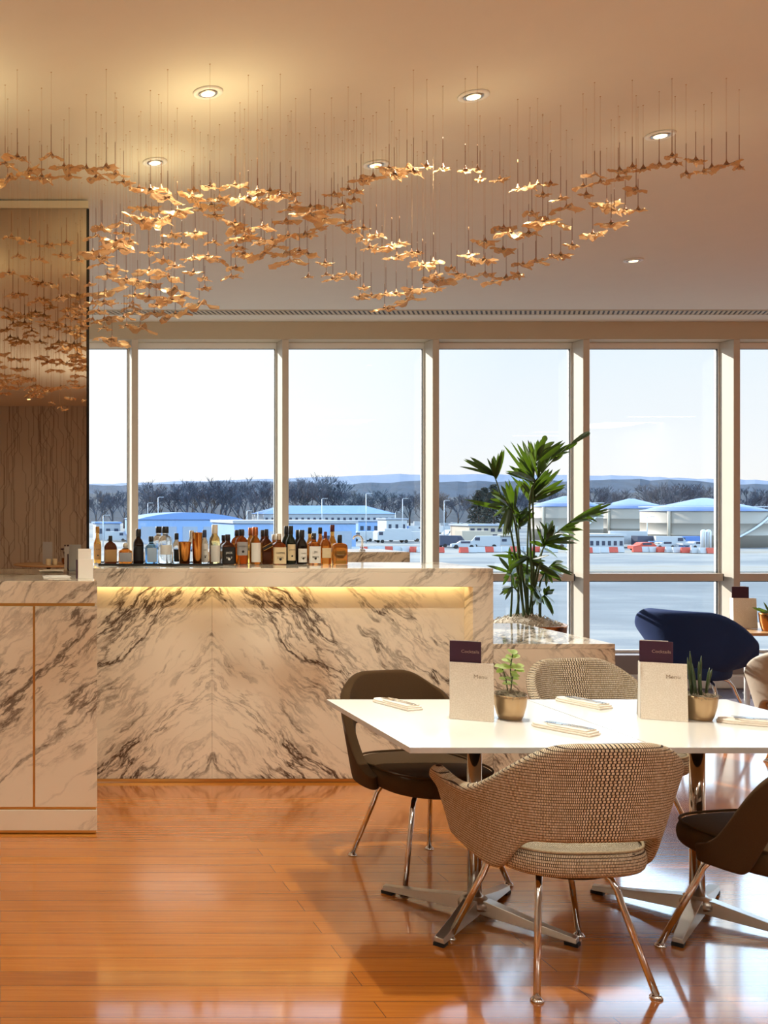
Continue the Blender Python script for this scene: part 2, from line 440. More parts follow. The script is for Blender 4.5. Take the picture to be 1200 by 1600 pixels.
# ================================================================== lamps in the ceiling
def fixture(x, y, label, group=None, power=60, aim=(0,0), vis=True):
    t = thing('ceiling_downlight', label, 'ceiling light', (x, y, CEIL), 0, group)
    MB().lathe([(.036,-.001),(.038,-.007),(.052,-.009),(.057,-.006),(.057,-.001)], 36).obj('trim_ring', 'white_metal', t)
    MB().lathe([(.0355,-.0075),(.0355,-.0088),(.0245,-.0095),(.0245,-.0080)], 28).obj('reflector', 'brushed', t)
    MB().lathe([(.024,-.0092),(.024,-.0105),(.012,-.0112)], 28).obj('lamp_lens', 'lamp_glow', t)
    l = bpy.data.lights.new('downlight_lamp', 'SPOT'); l.energy = power; l.color = (1.0, .97, .82); l.spot_size = math.radians(115); l.spot_blend = .85
    l.shadow_soft_size = .022
    lo = bpy.data.objects.new('downlight_lamp', l); COL.objects.link(lo); lo.location = (x, y, CEIL-.03)
    lo.rotation_euler = (aim[0], aim[1], 0)
    return t
fixture(.809, 3.79, 'round white recessed downlight, brightest, above the bar bottles', None, POWER['a'])
fixture(1.857, 3.82, 'round recessed downlight standing alone, above the first white table', None, POWER['b'])
fixture(.7225, 4.544, 'round recessed downlight glowing among the leaves near the mirror', None, POWER['c'])
fixture(1.765, 4.577, 'round recessed downlight just behind the leaves above the bar end', None, POWER['d'])
fixture(2.86, 4.219, 'round white recessed downlight above the leaves over the blue chair', None, POWER['e'])
fixture(4.117, 6.33, 'small recessed downlight nearest the windows, beyond all the leaves', None, POWER['f'])
for i, (x, y) in enumerate(((-.6,.6),(1.4,.9),(3.4,1.0),(-1.2,-1.8),(1.9,-1.6),(4.6,-1.2),(.42,-4.0),(2.6,-4.0),(6.6,2.6),(-1.4,3.2))):  # all but the one glimpsed in the mirror are added for ambient light
    fixture(x, y, 'round recessed downlight of the room behind, added for ambient light save one mirror glint', 'downlights of the room behind', POWER['g'])
# slim ceiling strips deep in the room: they glint in the panes near the blue chair
for i, (yy, xa) in enumerate(((.6, 10.75), (-.5, 11.0), (-2.6, 10.9), (-3.6, 11.0))):
    t = thing('ceiling_strip_light', 'slim white ceiling strip light, reflected as a pale bar in the window', 'ceiling light', (xa+.5, yy, CEIL), 0, 'strip lights reflected in the window')
    MB().box(-.58, .58, -.05, .05, -.03, -.0005).obj('housing', 'white_metal', t); MB().box(-.55, .55, -.04, .04, -.034, -.0302).obj('diffuser', 'tube_glow', t)

# unseen area lamps added behind the camera as fill for the room
for x, y, e_ in ((-1.6,-.6,1.0),(2.2,-1.0,1.0),(6.0,-.2,1.0),(11.2,-1.0,.6)):
    l = bpy.data.lights.new('room_fill', 'AREA'); l.energy = POWER['p']*e_; l.color = (1.0,.97,.86); l.size = 1.0
    lo = bpy.data.objects.new('room_fill', l); COL.objects.link(lo); lo.location = (x, y, CEIL-.05)
for x, y, e_ in ((.809,3.79,1.0),(.7225,4.544,.8),(-.28,3.75,1.2),(1.857,3.82,.25),(1.765,4.577,.2),(2.86,4.219,.15)):  # added point lamps that imitate a glow round downlights on the ceiling
    l = bpy.data.lights.new('halo_fill', 'POINT'); l.energy = POWER['h']*e_; l.color = (1.0,.84,.46); l.shadow_soft_size = .06
    lo = bpy.data.objects.new('halo_fill', l); COL.objects.link(lo); lo.location = (x, y, CEIL-.32)
# upward area lamps added out of view to brighten the ceiling
for x, y, e_ in ((-1.6,.7,1.0),(1.7,-.6,1.0),(4.6,.2,.5)):
    l = bpy.data.lights.new('ceiling_fill', 'AREA'); l.energy = POWER['u']*e_; l.color = (1.0,.97,.80); l.size = .5
    lo = bpy.data.objects.new('ceiling_fill', l); COL.objects.link(lo); lo.location = (x, y, 1.9); lo.rotation_euler = (PI, 0, 0)
# ================================================================== marble bar
BF, BR, BT = 5.39, 5.49, 1.211        # front plane, recessed plane, top
bar = thing('bar_counter', 'long marble bar with lit recess and white polished top, bottles on it', 'bar counter', (0,0,0))
MB().box(-.30, 2.73, BF+.001, 6.03, BT-.022, BT).obj('worktop', 'marble_band', bar, bevel=.002)
MB().box(-.30, 2.73, BF, BF+.06, 1.108, BT-.0225).obj('apron', 'marble_band', bar, bevel=.002)
MB().box(2.617, 2.73, BF, 6.02, .005, 1.1075).obj('end_panel', 'marble_band', bar, bevel=.002)
MB().box(-.30, 1.1940, BR, BR+.04, .02, 1.12).obj('front_panel', 'marble_panel', bar)
MB().box(1.1955, 2.6165, BR, BR+.04, .02, 1.12).obj('front_panel', 'marble_panel', bar)
MB().box(-.30, 2.6165, BR-.004, BR+.03, .004, .0195).obj('kick_strip', 'gold', bar)
MB().box(.52, 2.60, BF+.066, BF+.082, 1.1365, 1.142).obj('light_strip', 'strip_glow', bar)
MB().box(-.30, 2.60, BF+.0605, BR-.001, 1.1425, BT-.0225).obj('apron_soffit', 'cream_paint', bar)

ledge = thing('low_counter', 'low marble ledge adjoining the end of the bar, plant reflected in its top', 'counter', (0,0,0))
MB().box(2.7315, 3.405, BF+.002, 6.38, .765, .793).obj('worktop', 'marble_band', ledge, bevel=.002)
MB().box(2.7315, 3.405, BF+.001, BF+.04, .004, .7645).obj('front_panel', 'marble_panel', ledge)
MB().box(3.365, 3.404, BF+.0405, 6.37, .004, .7645).obj('side_panel', 'marble_band', ledge)

sc = thing('side_counter', 'marble side counter with thin gold inlay strips, below the mirror', 'counter', (0,0,0))
SF, ST, SX = 4.61, 1.197, .46
MB().box(-2.5, SX, SF, 5.08, ST-.105, ST).obj('top_band', 'marble_side', sc, bevel=.002)
MB().box(-2.5, SX-.010, SF+.008, 5.06, ST-.119, ST-.1055).obj('gold_inlay', 'gold', sc)
MB().box(-2.5, .1555, SF, SF+.04, .127, ST-.1195).obj('front_panel', 'marble_side', sc, bevel=.0015)
MB().box(.1555+.0105, SX, SF, 5.07, .127, ST-.1195).obj('front_panel', 'marble_side', sc, bevel=.0015)
MB().box(.1560, .1655, SF+.005, SF+.03, .127, ST-.1195).obj('gold_inlay', 'gold', sc)
MB().box(-2.5, SX-.004, SF+.008, 5.06, .114, .1265).obj('gold_inlay', 'gold', sc)
MB().box(-2.5, SX, SF, 5.07, .016, .1135).obj('plinth', 'marble_side', sc, bevel=.002)
MB().box(-2.5, SX-.004, SF+.004, 5.06, .004, .0155).obj('kick_strip', 'gold', sc)

bk = thing('back_counter', 'marble back counter behind the bar bottles, only its top block showing', 'counter', (0,0,0))
MB().box(.9, 2.905, 6.9, 7.45, .02, 1.238).obj('body', 'marble_band', bk, bevel=.003)
MB().box(.9, 2.84, 6.905, 7.44, .004, .0195).obj('kick_strip', 'gold', bk)
p = W(566, 862, 7.1); tp = thing('tap', 'chrome curved tap standing on the back counter beyond the flask bottle', 'tap', (p.x, 7.1, 1.2385))
MB().lathe([(.022,0),(.022,.012),(.014,.016)], 20).obj('base', 'chrome', tp)
MB().tube([(0,0,.014),(0,0,.085),(-.012,0,.105),(-.035,0,.112),(-.06,0,.102),(-.066,0,.085)], .008).obj('spout', 'chrome', tp)

# ------------------------------------------------------------------ bottles
TRAY = thing('bar_tray', 'slim black bar tray under the first spirit bottles and gold cups', 'tray', (.932, 5.80, BT+.0006))
MB().box(-.358, .358, -.145, .105, 0, .006).obj('base', 'black_gloss', TRAY, bevel=.002)
g = MB()
g.box(-.362, .362, -.150, -.1455, 0, .011); g.box(-.362, .362, .1055, .110, 0, .011); g.box(-.362, -.3585, -.1455, .1055, 0, .011); g.box(.3585, .362, -.1455, .1055, 0, .011)
g.obj('rim', 'black_rubber', TRAY, weld=True)
bcount = 0
def bottle(x0, x1, top, shape, glass, cap, lab, label, labmat='label_cream', word=None, capfrac=None, Y=5.80, group=None, rz=0.0, inkmat='ink_dark'):
    """x0, x1, top: extent in the photo; shape: body profile; lab: (low, high) share of the height covered by the label"""
    global bcount
    s = F/Y; xc = (x0+x1)/2/s; w = (x1-x0)/s*.95; on_tray = x1 < 322 and Y < 5.9
    base = BT+(.0068 if on_tray else .0008)
    h = EYE-(top-Y0)/s-base
    t = thing('bottle', label, 'bottle', (xc, Y, base), rz, group)
    R = w/2; S = SHAPES[shape]; sq = S[2]; sy = S[3]
    prof = [(R*a, h*b) for a, b in S[0]]
    MB().lathe(prof, 32, sq=sq, sy=sy).obj('body', glass, t)
    cr, cz = S[1]
    zt = prof[-1][1]
    cp = MB(); zc = h*cz
    if shape == 'ball': cp.lathe([(R*.2,zt+.0004),(R*.36,zt+.004),(R*.40,h-.016),(R*.34,h-.004),(R*.2,h)], 24)
    else: cp.lathe([(R*cr,zc),(R*cr*1.04,zc+.002),(R*cr*1.04,h-.002),(R*cr*.9,h)], 24)
    cp.obj('cap', cap, t)
    if lab:
        la, lb = lab[0]*h, lab[1]*h; rr = R*1.012; e = lab[2] if len(lab) > 2 else .62
        def surf(u, v):
            a = -PI/2+(u-.5)*2*e*PI/2; ca, sa = math.cos(a), math.sin(a); k = (abs(ca)**(2+sq)+abs(sa)**(2+sq))**(-1/(2+sq)) if sq else 1.0
            return (rr*k*ca, rr*k*sa*sy-.0006, la+(lb-la)*v)
        lo = MB().grid(surf, 18, 2).obj('paper_label', labmat, t)
        if word:
            for i, ln in enumerate(word.split('\n')):
                text('lettering', ln, w*.9/max(5, len(ln))*1.25, (0, -rr*sy-.0022, (la+lb)/2+(lb-la)*(.16-.3*i)), (PI/2,0,0), inkmat, lo)
            mk = MB(); mk.lathe([(w*.10,0),(w*.10,.0006)], 18); m_ = mk.obj('emblem', inkmat, lo); m_.rotation_euler = (PI/2,0,0); m_.location = (0, -rr*sy-.0012, la+(lb-la)*.28)
    bcount += 1
    return t
# profile (radius share, height share), (cap radius, cap start share), squareness, depth share
R_ = lambda *p: list(p)
SHAPES = {
 'long':   (R_((.9,0),(1,.015),(1,.50),(.94,.56),(.62,.64),(.46,.70),(.42,.80),(.42,.90)), (.50,.82), 0, 1),
 'stout':  (R_((.92,0),(1,.02),(1,.56),(.95,.63),(.70,.72),(.30,.78),(.24,.84),(.24,.93)), (.30,.80), 2, .8),
 'ball':   (R_((.92,0),(1,.03),(1,.52),(.95,.60),(.70,.66),(.46,.69),(.44,.74)), (.36,.76), 5, .55),
 'round':  (R_((.9,0),(1,.015),(1,.52),(.95,.60),(.72,.68),(.46,.73),(.42,.80),(.42,.93)), (.48,.78), 0, 1),
 'square': (R_((.93,0),(1,.015),(1,.57),(.94,.63),(.60,.70),(.36,.74),(.34,.82),(.34,.93)), (.40,.80), 7, 1),
 'apoth':  (R_((.93,0),(1,.015),(1,.60),(.96,.67),(.75,.73),(.42,.76),(.38,.80),(.38,.93)), (.48,.82), 0, 1),
 'shoulder':(R_((.92,0),(1,.015),(1,.58),(.97,.66),(.80,.73),(.40,.79),(.34,.83),(.34,.94)), (.42,.82), 0, .9),
 'slim':   (R_((.9,0),(1,.015),(1,.58),(.93,.66),(.62,.73),(.48,.78),(.46,.93)), (.54,.78), 0, 1),
 'flask':  (R_((.94,0),(1,.02),(1,.56),(.96,.64),(.80,.69),(.34,.72),(.26,.76),(.26,.93)), (.30,.74), 5, .5),
}
bottle(146,158.6,822.6,'long','gold_spirit','cap_gold',(.10,.52),'slim gold rum bottle at the mirror end of the bar','label_tan','RUM')
bottle(162,183,837,'stout','dark_amber','cap_black',(.06,.50),'squat dark brown rum bottle second from the mirror','label_tan')
bottle(185,206.6,848,'ball','amber','cap_pale',(.08,.52,.5),'shortest bottle, amber decanter with pale round stopper','label_silver')
bottle(207.6,225,826.6,'round','deep_brown','cap_black',(.08,.50),'black rum bottle before the first window mullion','label_black')
bottle(226,246,838,'square','blue_glass','cap_black',(.04,.58,.42),'pale blue gin bottle with black cap','label_blue')
bottle(247,269.6,822.6,'apoth','clear_glass','cap_black',(.24,.50),'wide clear gin bottle with black cap and white label','label_white')
bottle(269.8,282,833,'slim','clear_glass','cap_black',(.04,.46),'clear bottle with black label half hidden by the small gold cup','label_black', Y=5.84)
bottle(313.5,325.6,828,'slim','clear_glass','cap_blue',(.06,.60),'clear bottle with dark blue cap and white lettered label','label_white','DRY\nGIN')
bottle(326.6,344.4,820,'slim','straw_glass','cap_pale',(.06,.48),'straw coloured clear bottle with tall pale cap','label_white')
bottle(345.6,366,835,'square','dark_amber','cap_black',(.02,.58),'square whiskey bottle with black label and white script','label_black','JACK\nNo 7',inkmat='label_white')
bottle(367,388,827,'shoulder','amber','cap_black',(.26,.64),'round amber whisky bottle with silver label','label_silver','WHISKY')
bottle(389.6,408,823.5,'round','gold_spirit','cap_copper',(.06,.58),'golden whisky bottle with copper cap and tall white label','label_white')
jw = bottle(408.4,424,826.8,'square','dark_amber','cap_black',None,'square dark whisky bottle with slanted gold label')
MB().obox((0,-.0300,.105),(.0270,0,.014),(0,.0004,0),(-.004,0,.012)).obj('slanted_label','label_gold',jw); MB().obox((0,-.0303,.105),(.0268,0,.014),(0,.0004,0),(-.0028,0,.0085)).obj('slanted_label','label_black',jw)
bottle(425,445.6,834,'square','amber','cap_pale',(.02,.56,.7),'square amber whisky bottle with cream label and pale cap','label_cream','COPPER\nDOG')
bottle(446.6,462,821.6,'round','green_black','cap_black',(.10,.52),'dark green whiskey bottle with yellow cream label','label_cream','JAMESON')
bottle(463,480,828,'round','deep_brown','cap_black',(.06,.46),'near black whisky bottle with white script label','label_white','Canadian\nClub')
bottle(481,499.4,833,'square','amber','cap_black',(.04,.58,.7),'square amber bourbon with white label and round emblem','label_white','JIM\nBEAM')
bottle(500,517,830.6,'stout','amber','cap_red',(.20,.50,.5),'amber bourbon with dark red wax neck','label_cream')
bottle(519,542.6,835.6,'flask','amber','cap_black',(.01,.13,.4),'flat wide amber bourbon flask at the far end of the bottles','label_gold')
# second row, partly hidden, the same kinds standing behind
bottle(238,258,822.6,'apoth','clear_glass','cap_black',None,'clear gin bottle peeping out behind the wide clear gin bottle', Y=5.93)
bottle(293,306,829,'slim','clear_glass','cap_pale',None,'clear bottle with pale cap behind the gold cups', Y=5.93)
bottle(340,360,836,'square','dark_amber','cap_black',None,'dark square bottle close behind the black label whiskey', Y=5.93)
bottle(360.5,381,828,'shoulder','amber','cap_black',None,'amber bottle behind the silver label whisky', Y=5.93)
bottle(383,402,824.5,'round','gold_spirit','cap_copper',None,'golden bottle with copper cap behind the tall white label', Y=5.93)
bottle(402.5,418,828,'square','dark_amber','cap_black',None,'dark square bottle behind the slanted gold label', Y=5.93)
bottle(419,438,835,'square','amber','cap_pale',None,'amber bottle with pale cap behind the cream label bottle', Y=5.93)
bottle(440,455,822,'round','green_black','cap_black',None,'dark green bottle behind the yellow cream label', Y=5.93)
bottle(457.5,474,828,'round','deep_brown','cap_black',None,'near black bottle behind the white script label', Y=5.93)
bottle(478,490,824,'long','gold_spirit','cap_black',None,'tall amber bottle with black cap behind the square bourbon', Y=5.93)
bottle(494,506.5,824,'long','amber','cap_black',None,'tall amber bottle with dark cap behind the red wax bourbon', Y=5.93)
bottle(512.5,526,820,'long','gold_spirit','cap_red',None,'tallest bottle, brown capped, behind the amber flask', Y=5.93)
def jigger(x0, x1, top, label):
    Y = 5.71; s = F/Y; b = BT+.0068; h = EYE-(top-Y0)/s-b; R = (x1-x0)/2/s
    t = thing('gold_cup', label, 'bar cup', ((x0+x1)/2/s, Y, b))
    MB().lathe([(R*.76,0),(R*.78,.002),(R*.98,h-.003),(R,h),(R*.95,h),(R*.74,.006),(.0005,.005)], 36, cap=False).obj('cup_wall', 'copper_cup', t)
    MB().lathe([(R*.72,.0003),(R*.75,.0012)], 36).obj('base', 'copper_cup', t)
jigger(278,298.4,846.5,'shorter flared gold cup on the black tray'); jigger(296.6+3,316.5,832,'tall flared gold cup on the black tray')

# white cards on the side counter
p = W(133, 908, 4.78)
c = thing('card_stand', 'bright white card stand on the corner of the side counter', 'card stand', (p.x, 4.78, ST+.0006))
MB().obox((.002,0,.0475),(.037,.004,0),(-.0004,.003,0),(0,0,.0475)).obj('front_card','card_white',c)
MB().obox((-.002,.012,.0725),(.032,.003,0),(-.0004,.003,0),(0,0,.0725)).obj('back_card','card_white',c)
MB().obox((-.041,.004,.046),(.0030,.0,0),(0,.012,0),(0,0,.046)).obj('spine','card_purple',c)
pp = thing('paper_stack', 'flat white papers lying on the side counter beside the card stand', 'papers', (.285, 4.86, ST+.0006))
MB().box(-.07,.06,-.06,.07,0,.004).obj('lower_sheet','card_white',pp); MB().obox((.004,.002,.0056),(.055,.008,0),(-.008,.055,0),(0,0,.0015)).obj('upper_sheet','card_white',pp)

# ================================================================== palm in its pot
PD = 6.9
pc = W(822, 975, PD)
palm = thing('potted_palm', 'tall potted palm in a bronze pot between bar and window', 'potted plant', (pc.x, PD, .005))
MB().lathe([(.17,0),(.18,.01),(.235,.45),(.255,.715),(.258,.73),(.240,.73),(.232,.69),(.0005,.66)], 48, cap=False).obj('pot', 'pot_copper', palm)
mo = MB(); rr = random.Random(5)
mo.lathe([(.225,.668),(.228,.70),(.20,.735),(.13,.765),(.05,.778),(.002,.78)], 30)
for i in range(420):
    a, r = rr.uniform(0, 2*PI), .225*math.sqrt(rr.random()); z = .70+.075*(1-(r/.23)**2)
    b_ = rr.uniform(0, 2*PI); l = rr.uniform(.02,.05); p0 = Vector((r*math.cos(a), r*math.sin(a), z)); p1 = p0+Vector((l*math.cos(b_), l*math.sin(b_), .004)); m1 = (p0+p1)/2+Vector((0,0,rr.uniform(.008,.028)))
    mo.tube([p0, m1, p1], .0022, 4)
mo = mo.obj('moss', 'moss_pale', palm); mo['kind'] = 'stuff'
def L(x, y, dd=0.0):
    p = W(x, y, PD+dd); return Vector((p.x-pc.x, dd, p.z-.005))
def curve(pts, n):
    out = []
    for k in range(n+1):
        t = k/n*(len(pts)-1); i = min(int(t), len(pts)-2); f = t-i
        p0, p1, p2, p3 = pts[max(i-1,0)], pts[i], pts[i+1], pts[min(i+2, len(pts)-1)]
        out.append(.5*((2*p1)+(-p0+p2)*f+(2*p0-5*p1+4*p2-p3)*f*f+(-p0+3*p1-3*p2+p3)*f**3))
    return out
def blade(mb, p0, p1, w, droop=0.0, face=None, mi=1):
    """one leaflet: a folded strap from p0 to p1"""
    d = p1-p0; l = d.length; w *= .74; dn = d.normalized(); f = face or Vector((0,-1,.35)); side = dn.cross(f)
    if side.length < 1e-3: side = Vector((1,0,0))
    side.normalize(); nr = side.cross(dn); n = 7; vs = []
    for i in range(n+1):
        t = i/n; c = p0+d*t+Vector((0,0,-droop*l*t*t)); ww = w*(math.sin(PI*min(1, t*.93+.07))**.7)*(1 if t < 1 else .02)
        vs += [c-side*ww+nr*ww*.3, c, c+side*ww+nr*ww*.3]
    mb.add(vs, [f_ for i in range(n) for f_ in ((3*i,3*i+1,3*i+4,3*i+3),(3*i+1,3*i+2,3*i+5,3*i+4))], mi, True)
def frond(pts, dd, tips, w=.017, name='frond'):
    """pts: stem pixels from the base up; tips: leaflet (share along the stem, tip pixel x, y)"""
    n = len(pts); P = [L(x, y, dd*(i/(n-1))**1.3+.10*(rr.random()-.5)*(i == 0)) for i, (x, y) in enumerate(pts)]
    P[0] = Vector((P[0].x*.9, rr.uniform(-.08,.08), .72))
    C = curve(P, 24); mb = MB(); mb.tube(C, [.0085-.0055*i/24 for i in range(25)], 7)
    more = sorted(tips, key=lambda t: math.atan2(t[2]-pts[-1][1], t[1]-pts[-1][0]))
    extra = [((a_[0]+b_[0])/2, (a_[1]+b_[1])/2+rr.uniform(-4,4), (a_[2]+b_[2])/2+rr.uniform(-4,4)) for a_, b_ in zip(more, more[1:]) if (a_[1]-b_[1])**2+(a_[2]-b_[2])**2 < 45**2]
    for s_, x, y in list(tips)+extra:
        q = C[int(s_*24)]; e = L(x, y, dd*(.6+.6*rr.random())+rr.uniform(-.22,.22))
        blade(mb, q, e, w*rr.uniform(.8,1.25), rr.uniform(.0,.10), Vector((rr.uniform(-.5,.5),-1,rr.uniform(.1,.8))))
    return mb.obj(name, ['stem_green', 'palm_leaf'], palm)
Z = lambda x, y: (640+x/3.75, 640+y/3.75)        # enlargement pixels to photo pixels
def T(l): return [(s_,)+Z(x, y) for s_, x, y in l]
def S_(l): return [Z(x, y) for x, y in l]
frond(S_([(735,1200),(728,900),(722,520),(735,330),(780,190)]), .10, T([(.62,548,200),(.66,590,180),(.70,660,172),(.75,708,165),(.80,752,172),(.86,795,148),(.80,900,178),(.84,860,200),(.68,690,250),(.72,940,185),(1.0,800,150),(.66,560,340)]), .022)
frond(S_([(725,1200),(712,900),(705,520),(760,390),(900,240),(1010,165)]), -.15, T([(.5,580,320),(.55,620,330),(.58,560,360),(.62,690,200),(.66,830,260),(.74,900,260),(.82,985,180),(.9,1060,118),(1.0,1055,128),(.62,760,280),(.66,740,300)]), .022)
frond(S_([(700,1200),(690,860),(700,600),(720,480)]), .2, T([(.85,590,380),(.8,640,410),(.9,800,350),(.85,885,345),(.95,840,330),(.8,920,425),(.85,880,450),(1.0,700,380),(.9,760,400),(.95,660,400),(.75,840,460)]), .024)
frond(S_([(640,1190),(625,900),(590,700),(545,540),(512,430),(495,385)]), -.05, T([(.9,555,222),(.95,482,275),(1.0,400,300),(.97,320,270),(.98,290,318),(.92,520,240)]), .022)
frond(S_([(650,1190),(635,900),(628,700),(610,560)]), .15, T([(.9,320,515),(.88,390,540),(.95,480,450),(1.0,580,400),(.98,640,410),(.95,625,430),(.92,560,420),(.85,520,500),(.8,530,600),(.85,700,580)]), .02)
frond(S_([(665,1190),(645,900),(625,720),(600,600),(560,530)]), -.2, T([(.8,480,470),(.85,520,700),(.82,560,730),(.9,500,520),(.95,455,560),(.78,600,720),(.88,470,520),(1.0,475,480)]), .02)
frond(S_([(690,1195),(660,950),(640,760),(640,640)]), .05, T([(.9,690,560),(.95,720,570),(.9,620,560),(.95,610,600),(1.0,650,660),(.85,690,640),(.8,600,640),(.9,735,590)]), .024)
frond(S_([(725,1195),(735,980),(790,800),(900,690),(1010,615)]), .1, T([(.6,760,640),(.65,830,650),(.68,870,670),(.75,1000,650),(.82,1110,575),(.9,1190,545),(.95,1150,600),(1.0,1100,650),(.85,1060,640),(.72,975,720),(.7,1000,770),(.6,860,760),(.8,1180,560)]), .017)
frond(S_([(735,1195),(745,1000),(770,860),(800,760)]), -.1, T([(.8,755,650),(.85,850,700),(.9,900,760),(.95,985,780),(.9,960,735),(.8,870,850),(.85,700,760),(1.0,840,640),(.9,745,700)]), .02)
frond(S_([(720,1195),(725,1020),(720,900),(680,860)]), .0, T([(.75,480,835),(.85,620,790),(.9,560,950),(.95,580,900),(1.0,640,880),(.8,790,900),(.75,850,960),(.7,890,1000),(.78,820,850)]), .018)
frond(S_([(740,1195),(760,1050),(790,960),(840,900)]), .15, T([(.8,890,1005),(.85,960,970),(.9,900,900),(.95,950,960),(1.0,900,880),(.7,760,950),(.75,800,1030),(.8,880,950)]), .017)
frond(S_([(650,1195),(640,1100),(620,1050),(590,1040)]), -.12, T([(.8,540,1050),(.9,525,1080),(1.0,535,1040),(.7,640,960),(.75,600,960),(.9,560,1110)]), .015)
frond(S_([(720,1195),(730,1100),(740,1050)]), -.25, T([(.8,745,1140),(.9,790,1130),(.95,700,1090),(1.0,770,1050),(.85,720,1120),(.7,680,1010)]), .024)
frond(S_([(745,1195),(770,1120),(800,1080)]), .05, T([(.8,845,1190),(.9,850,1040),(1.0,840,1060),(.7,815,1170),(.85,790,1040)]), .016)
frond(S_([(600,1190),(600,1050),(590,940)]), .02, T([(.9,450,900),(.95,545,1025),(1.0,585,800),(.8,640,900),(.85,560,960),(.7,650,1000)]), .017)
frond(S_([(675,1195),(680,1000),(690,880)]), .1, T([(.7,740,960),(.8,640,920),(.85,780,900),(.9,700,800),(.95,620,850),(1.0,735,820),(.75,640,1020),(.6,750,1050)]), .024)
# ================================================================== hanging piece of gauze leaves
LEAVES = """8,258,45;27,247,45;12,280,45;45,268,50;65,278,50;80,245,42;100,262,50;108,276,40;135,265,42;150,279,40;166,262,44;180,273,40;193,286,42;
235,298,50;262,311,56,1;300,307,56,1;328,293,34,1;343,311,40;228,326,56,1;277,331,52,1;248,344,48;160,359,34;220,342,56;268,340,50;188,351,40;158,356,35;193,366,36;150,371,38;182,378,66;180,388,56;237,352,46;145,395,44;155,404,44;158,414,38;
268,368,38;305,366,45;253,384,32;284,383,28;232,396,30;255,408,38;273,418,30;182,421,35;302,404,35;325,402,45;233,424,52;302,427,30;263,434,50;168,432,40;197,438,40;215,442,44;234,446,50;272,453,50;318,437,26;320,452,28;140,446,22;
165,457,58;211,462,36;233,466,36;163,473,50;207,476,32;145,474,30;268,470,45;288,464,40;251,475,35;311,476,58;203,482,36;154,488,35;244,478,30;209,490,30;241,491,40;274,492,52;163,500,48;194,497,35;163,514,28;198,511,28;219,512,50;175,532,58;145,502,30;
217,296,40;252,297,40;303,299,25;367,291,45;375,312,40;330,322,58;313,329,25;335,338,33;367,350,50;380,361,35;393,372,40;333,380,28;367,376,30;369,388,30;380,398,35;203,379,30;338,407,48;402,300,35;422,300,45;388,311,38;403,321,40;418,312,35;438,308,40;455,305,34;453,327,38;462,318,26;485,325,52;485,335,56;518,330,40;507,343,52;522,305,35;
375,360,44;410,356,44;447,347,44;382,372,42;425,377,40;408,379,38;450,370,40;477,367,40;498,358,34;428,387,38;413,398,48;383,400,35;447,396,48;468,394,30;453,410,52;480,398,38;508,413,32;368,420,32;361,434,34;482,434,24;
564,283,40;583,278,38;608,265,45;616,274,45;636,265,42;646,270,38;667,261,22;544,298,24;557,301,26;553,314,30;535,322,28;528,332,25;493,344,25;539,350,28;550,360,44;568,358,20;567,376,36;588,369,34;578,388,30;597,390,35;612,387,34;624,382,34;
620,402,36;643,397,30;660,415,40;652,413,25;510,431,24;520,437,35;541,430,36;556,432,22;568,451,26;563,465,26;580,463,35;603,461,30;619,460,32;644,455,35;662,453,40;636,469,46;601,483,47;673,435,30;
692,265,28;727,268,24;746,267,22;750,282,24;781,282,34;809,297,27;828,294,30;840,290,25;860,289,22;848,306,28;876,312,28;885,326,45;831,335,36;
652,396,22;787,358,50;797,366,45;826,366,42;758,379,48;786,391,46;732,400,40;756,407,45;738,412,24;705,421,30;681,431,26;714,430,36;687,438,52;727,434,32;758,430,40;769,443,36;791,435,40;809,430,30;677,411,32;665,419,26;679,452,36;817,415,36;837,409,32;862,403,26;848,348,45;
929,275,36;968,268,36;988,263,26;911,293,30;938,287,30;966,280,36;916,306,26;948,319,58;994,298,44;960,330,32;977,330,30;997,330,28,1;955,351,52;926,367,50;894,385,38;876,400,44;838,411,34;856,347,58;1050,246,28;1005,265,32;1030,260,30;1055,257,32;1087,252,36;1072,274,30;1100,270,28;1112,264,26;1135,259,44;1155,264,22;
18,372,30;46,378,32;74,384,30;104,381,30;28,402,30;62,407,32;96,400,30;122,408,30;14,428,30;48,436,30;80,446,32;112,432,30;20,462,32;58,472,30;92,468,30;124,484,30;32,494,34;70,504,32;106,496,34;128,512,30"""
PLACES = [(50,'over the picture side of the side counter'),(95,'in front of the middle of the mirror'),(142,'in front of the black edge of the mirror'),(165,'over the slim gold rum bottle'),(185,'over the squat dark rum bottle'),
 (215,'over the first window mullion'),(240,'over the pale blue gin bottle'),(272,'over the wide clear gin bottle'),(299,'over the shorter gold cup'),(326,'over the tall gold cup'),(350,'over the straw coloured bottle'),
 (375,'over the square black label whiskey'),(405,'over the silver label whisky'),(430,'over the cream label whisky'),(460,'over the second window mullion'),(490,'over the square bourbon'),(525,'over the red wax bourbon'),
 (550,'over the amber flask'),(580,'over the napkin on the first table'),(610,'over the back of the brown side chair'),(640,'over the lit end of the bar'),(660,'over the edge of the third window mullion'),(690,'over the third window mullion'),(720,'over the first cocktail card'),
 (760,'over the end of the marble bar'),(800,'over the small leafy table pot'),(840,'over the middle of the palm'),(880,'over the far side of the palm'),(925,'over the fourth window mullion'),(965,'over the far corner of the ledge'),
 (1000,'over the pale fuel tank'),(1060,'over the second menu card'),(1120,'over the navy lounge chair'),(1300,'over the fifth window mullion')]
lr = random.Random(11)
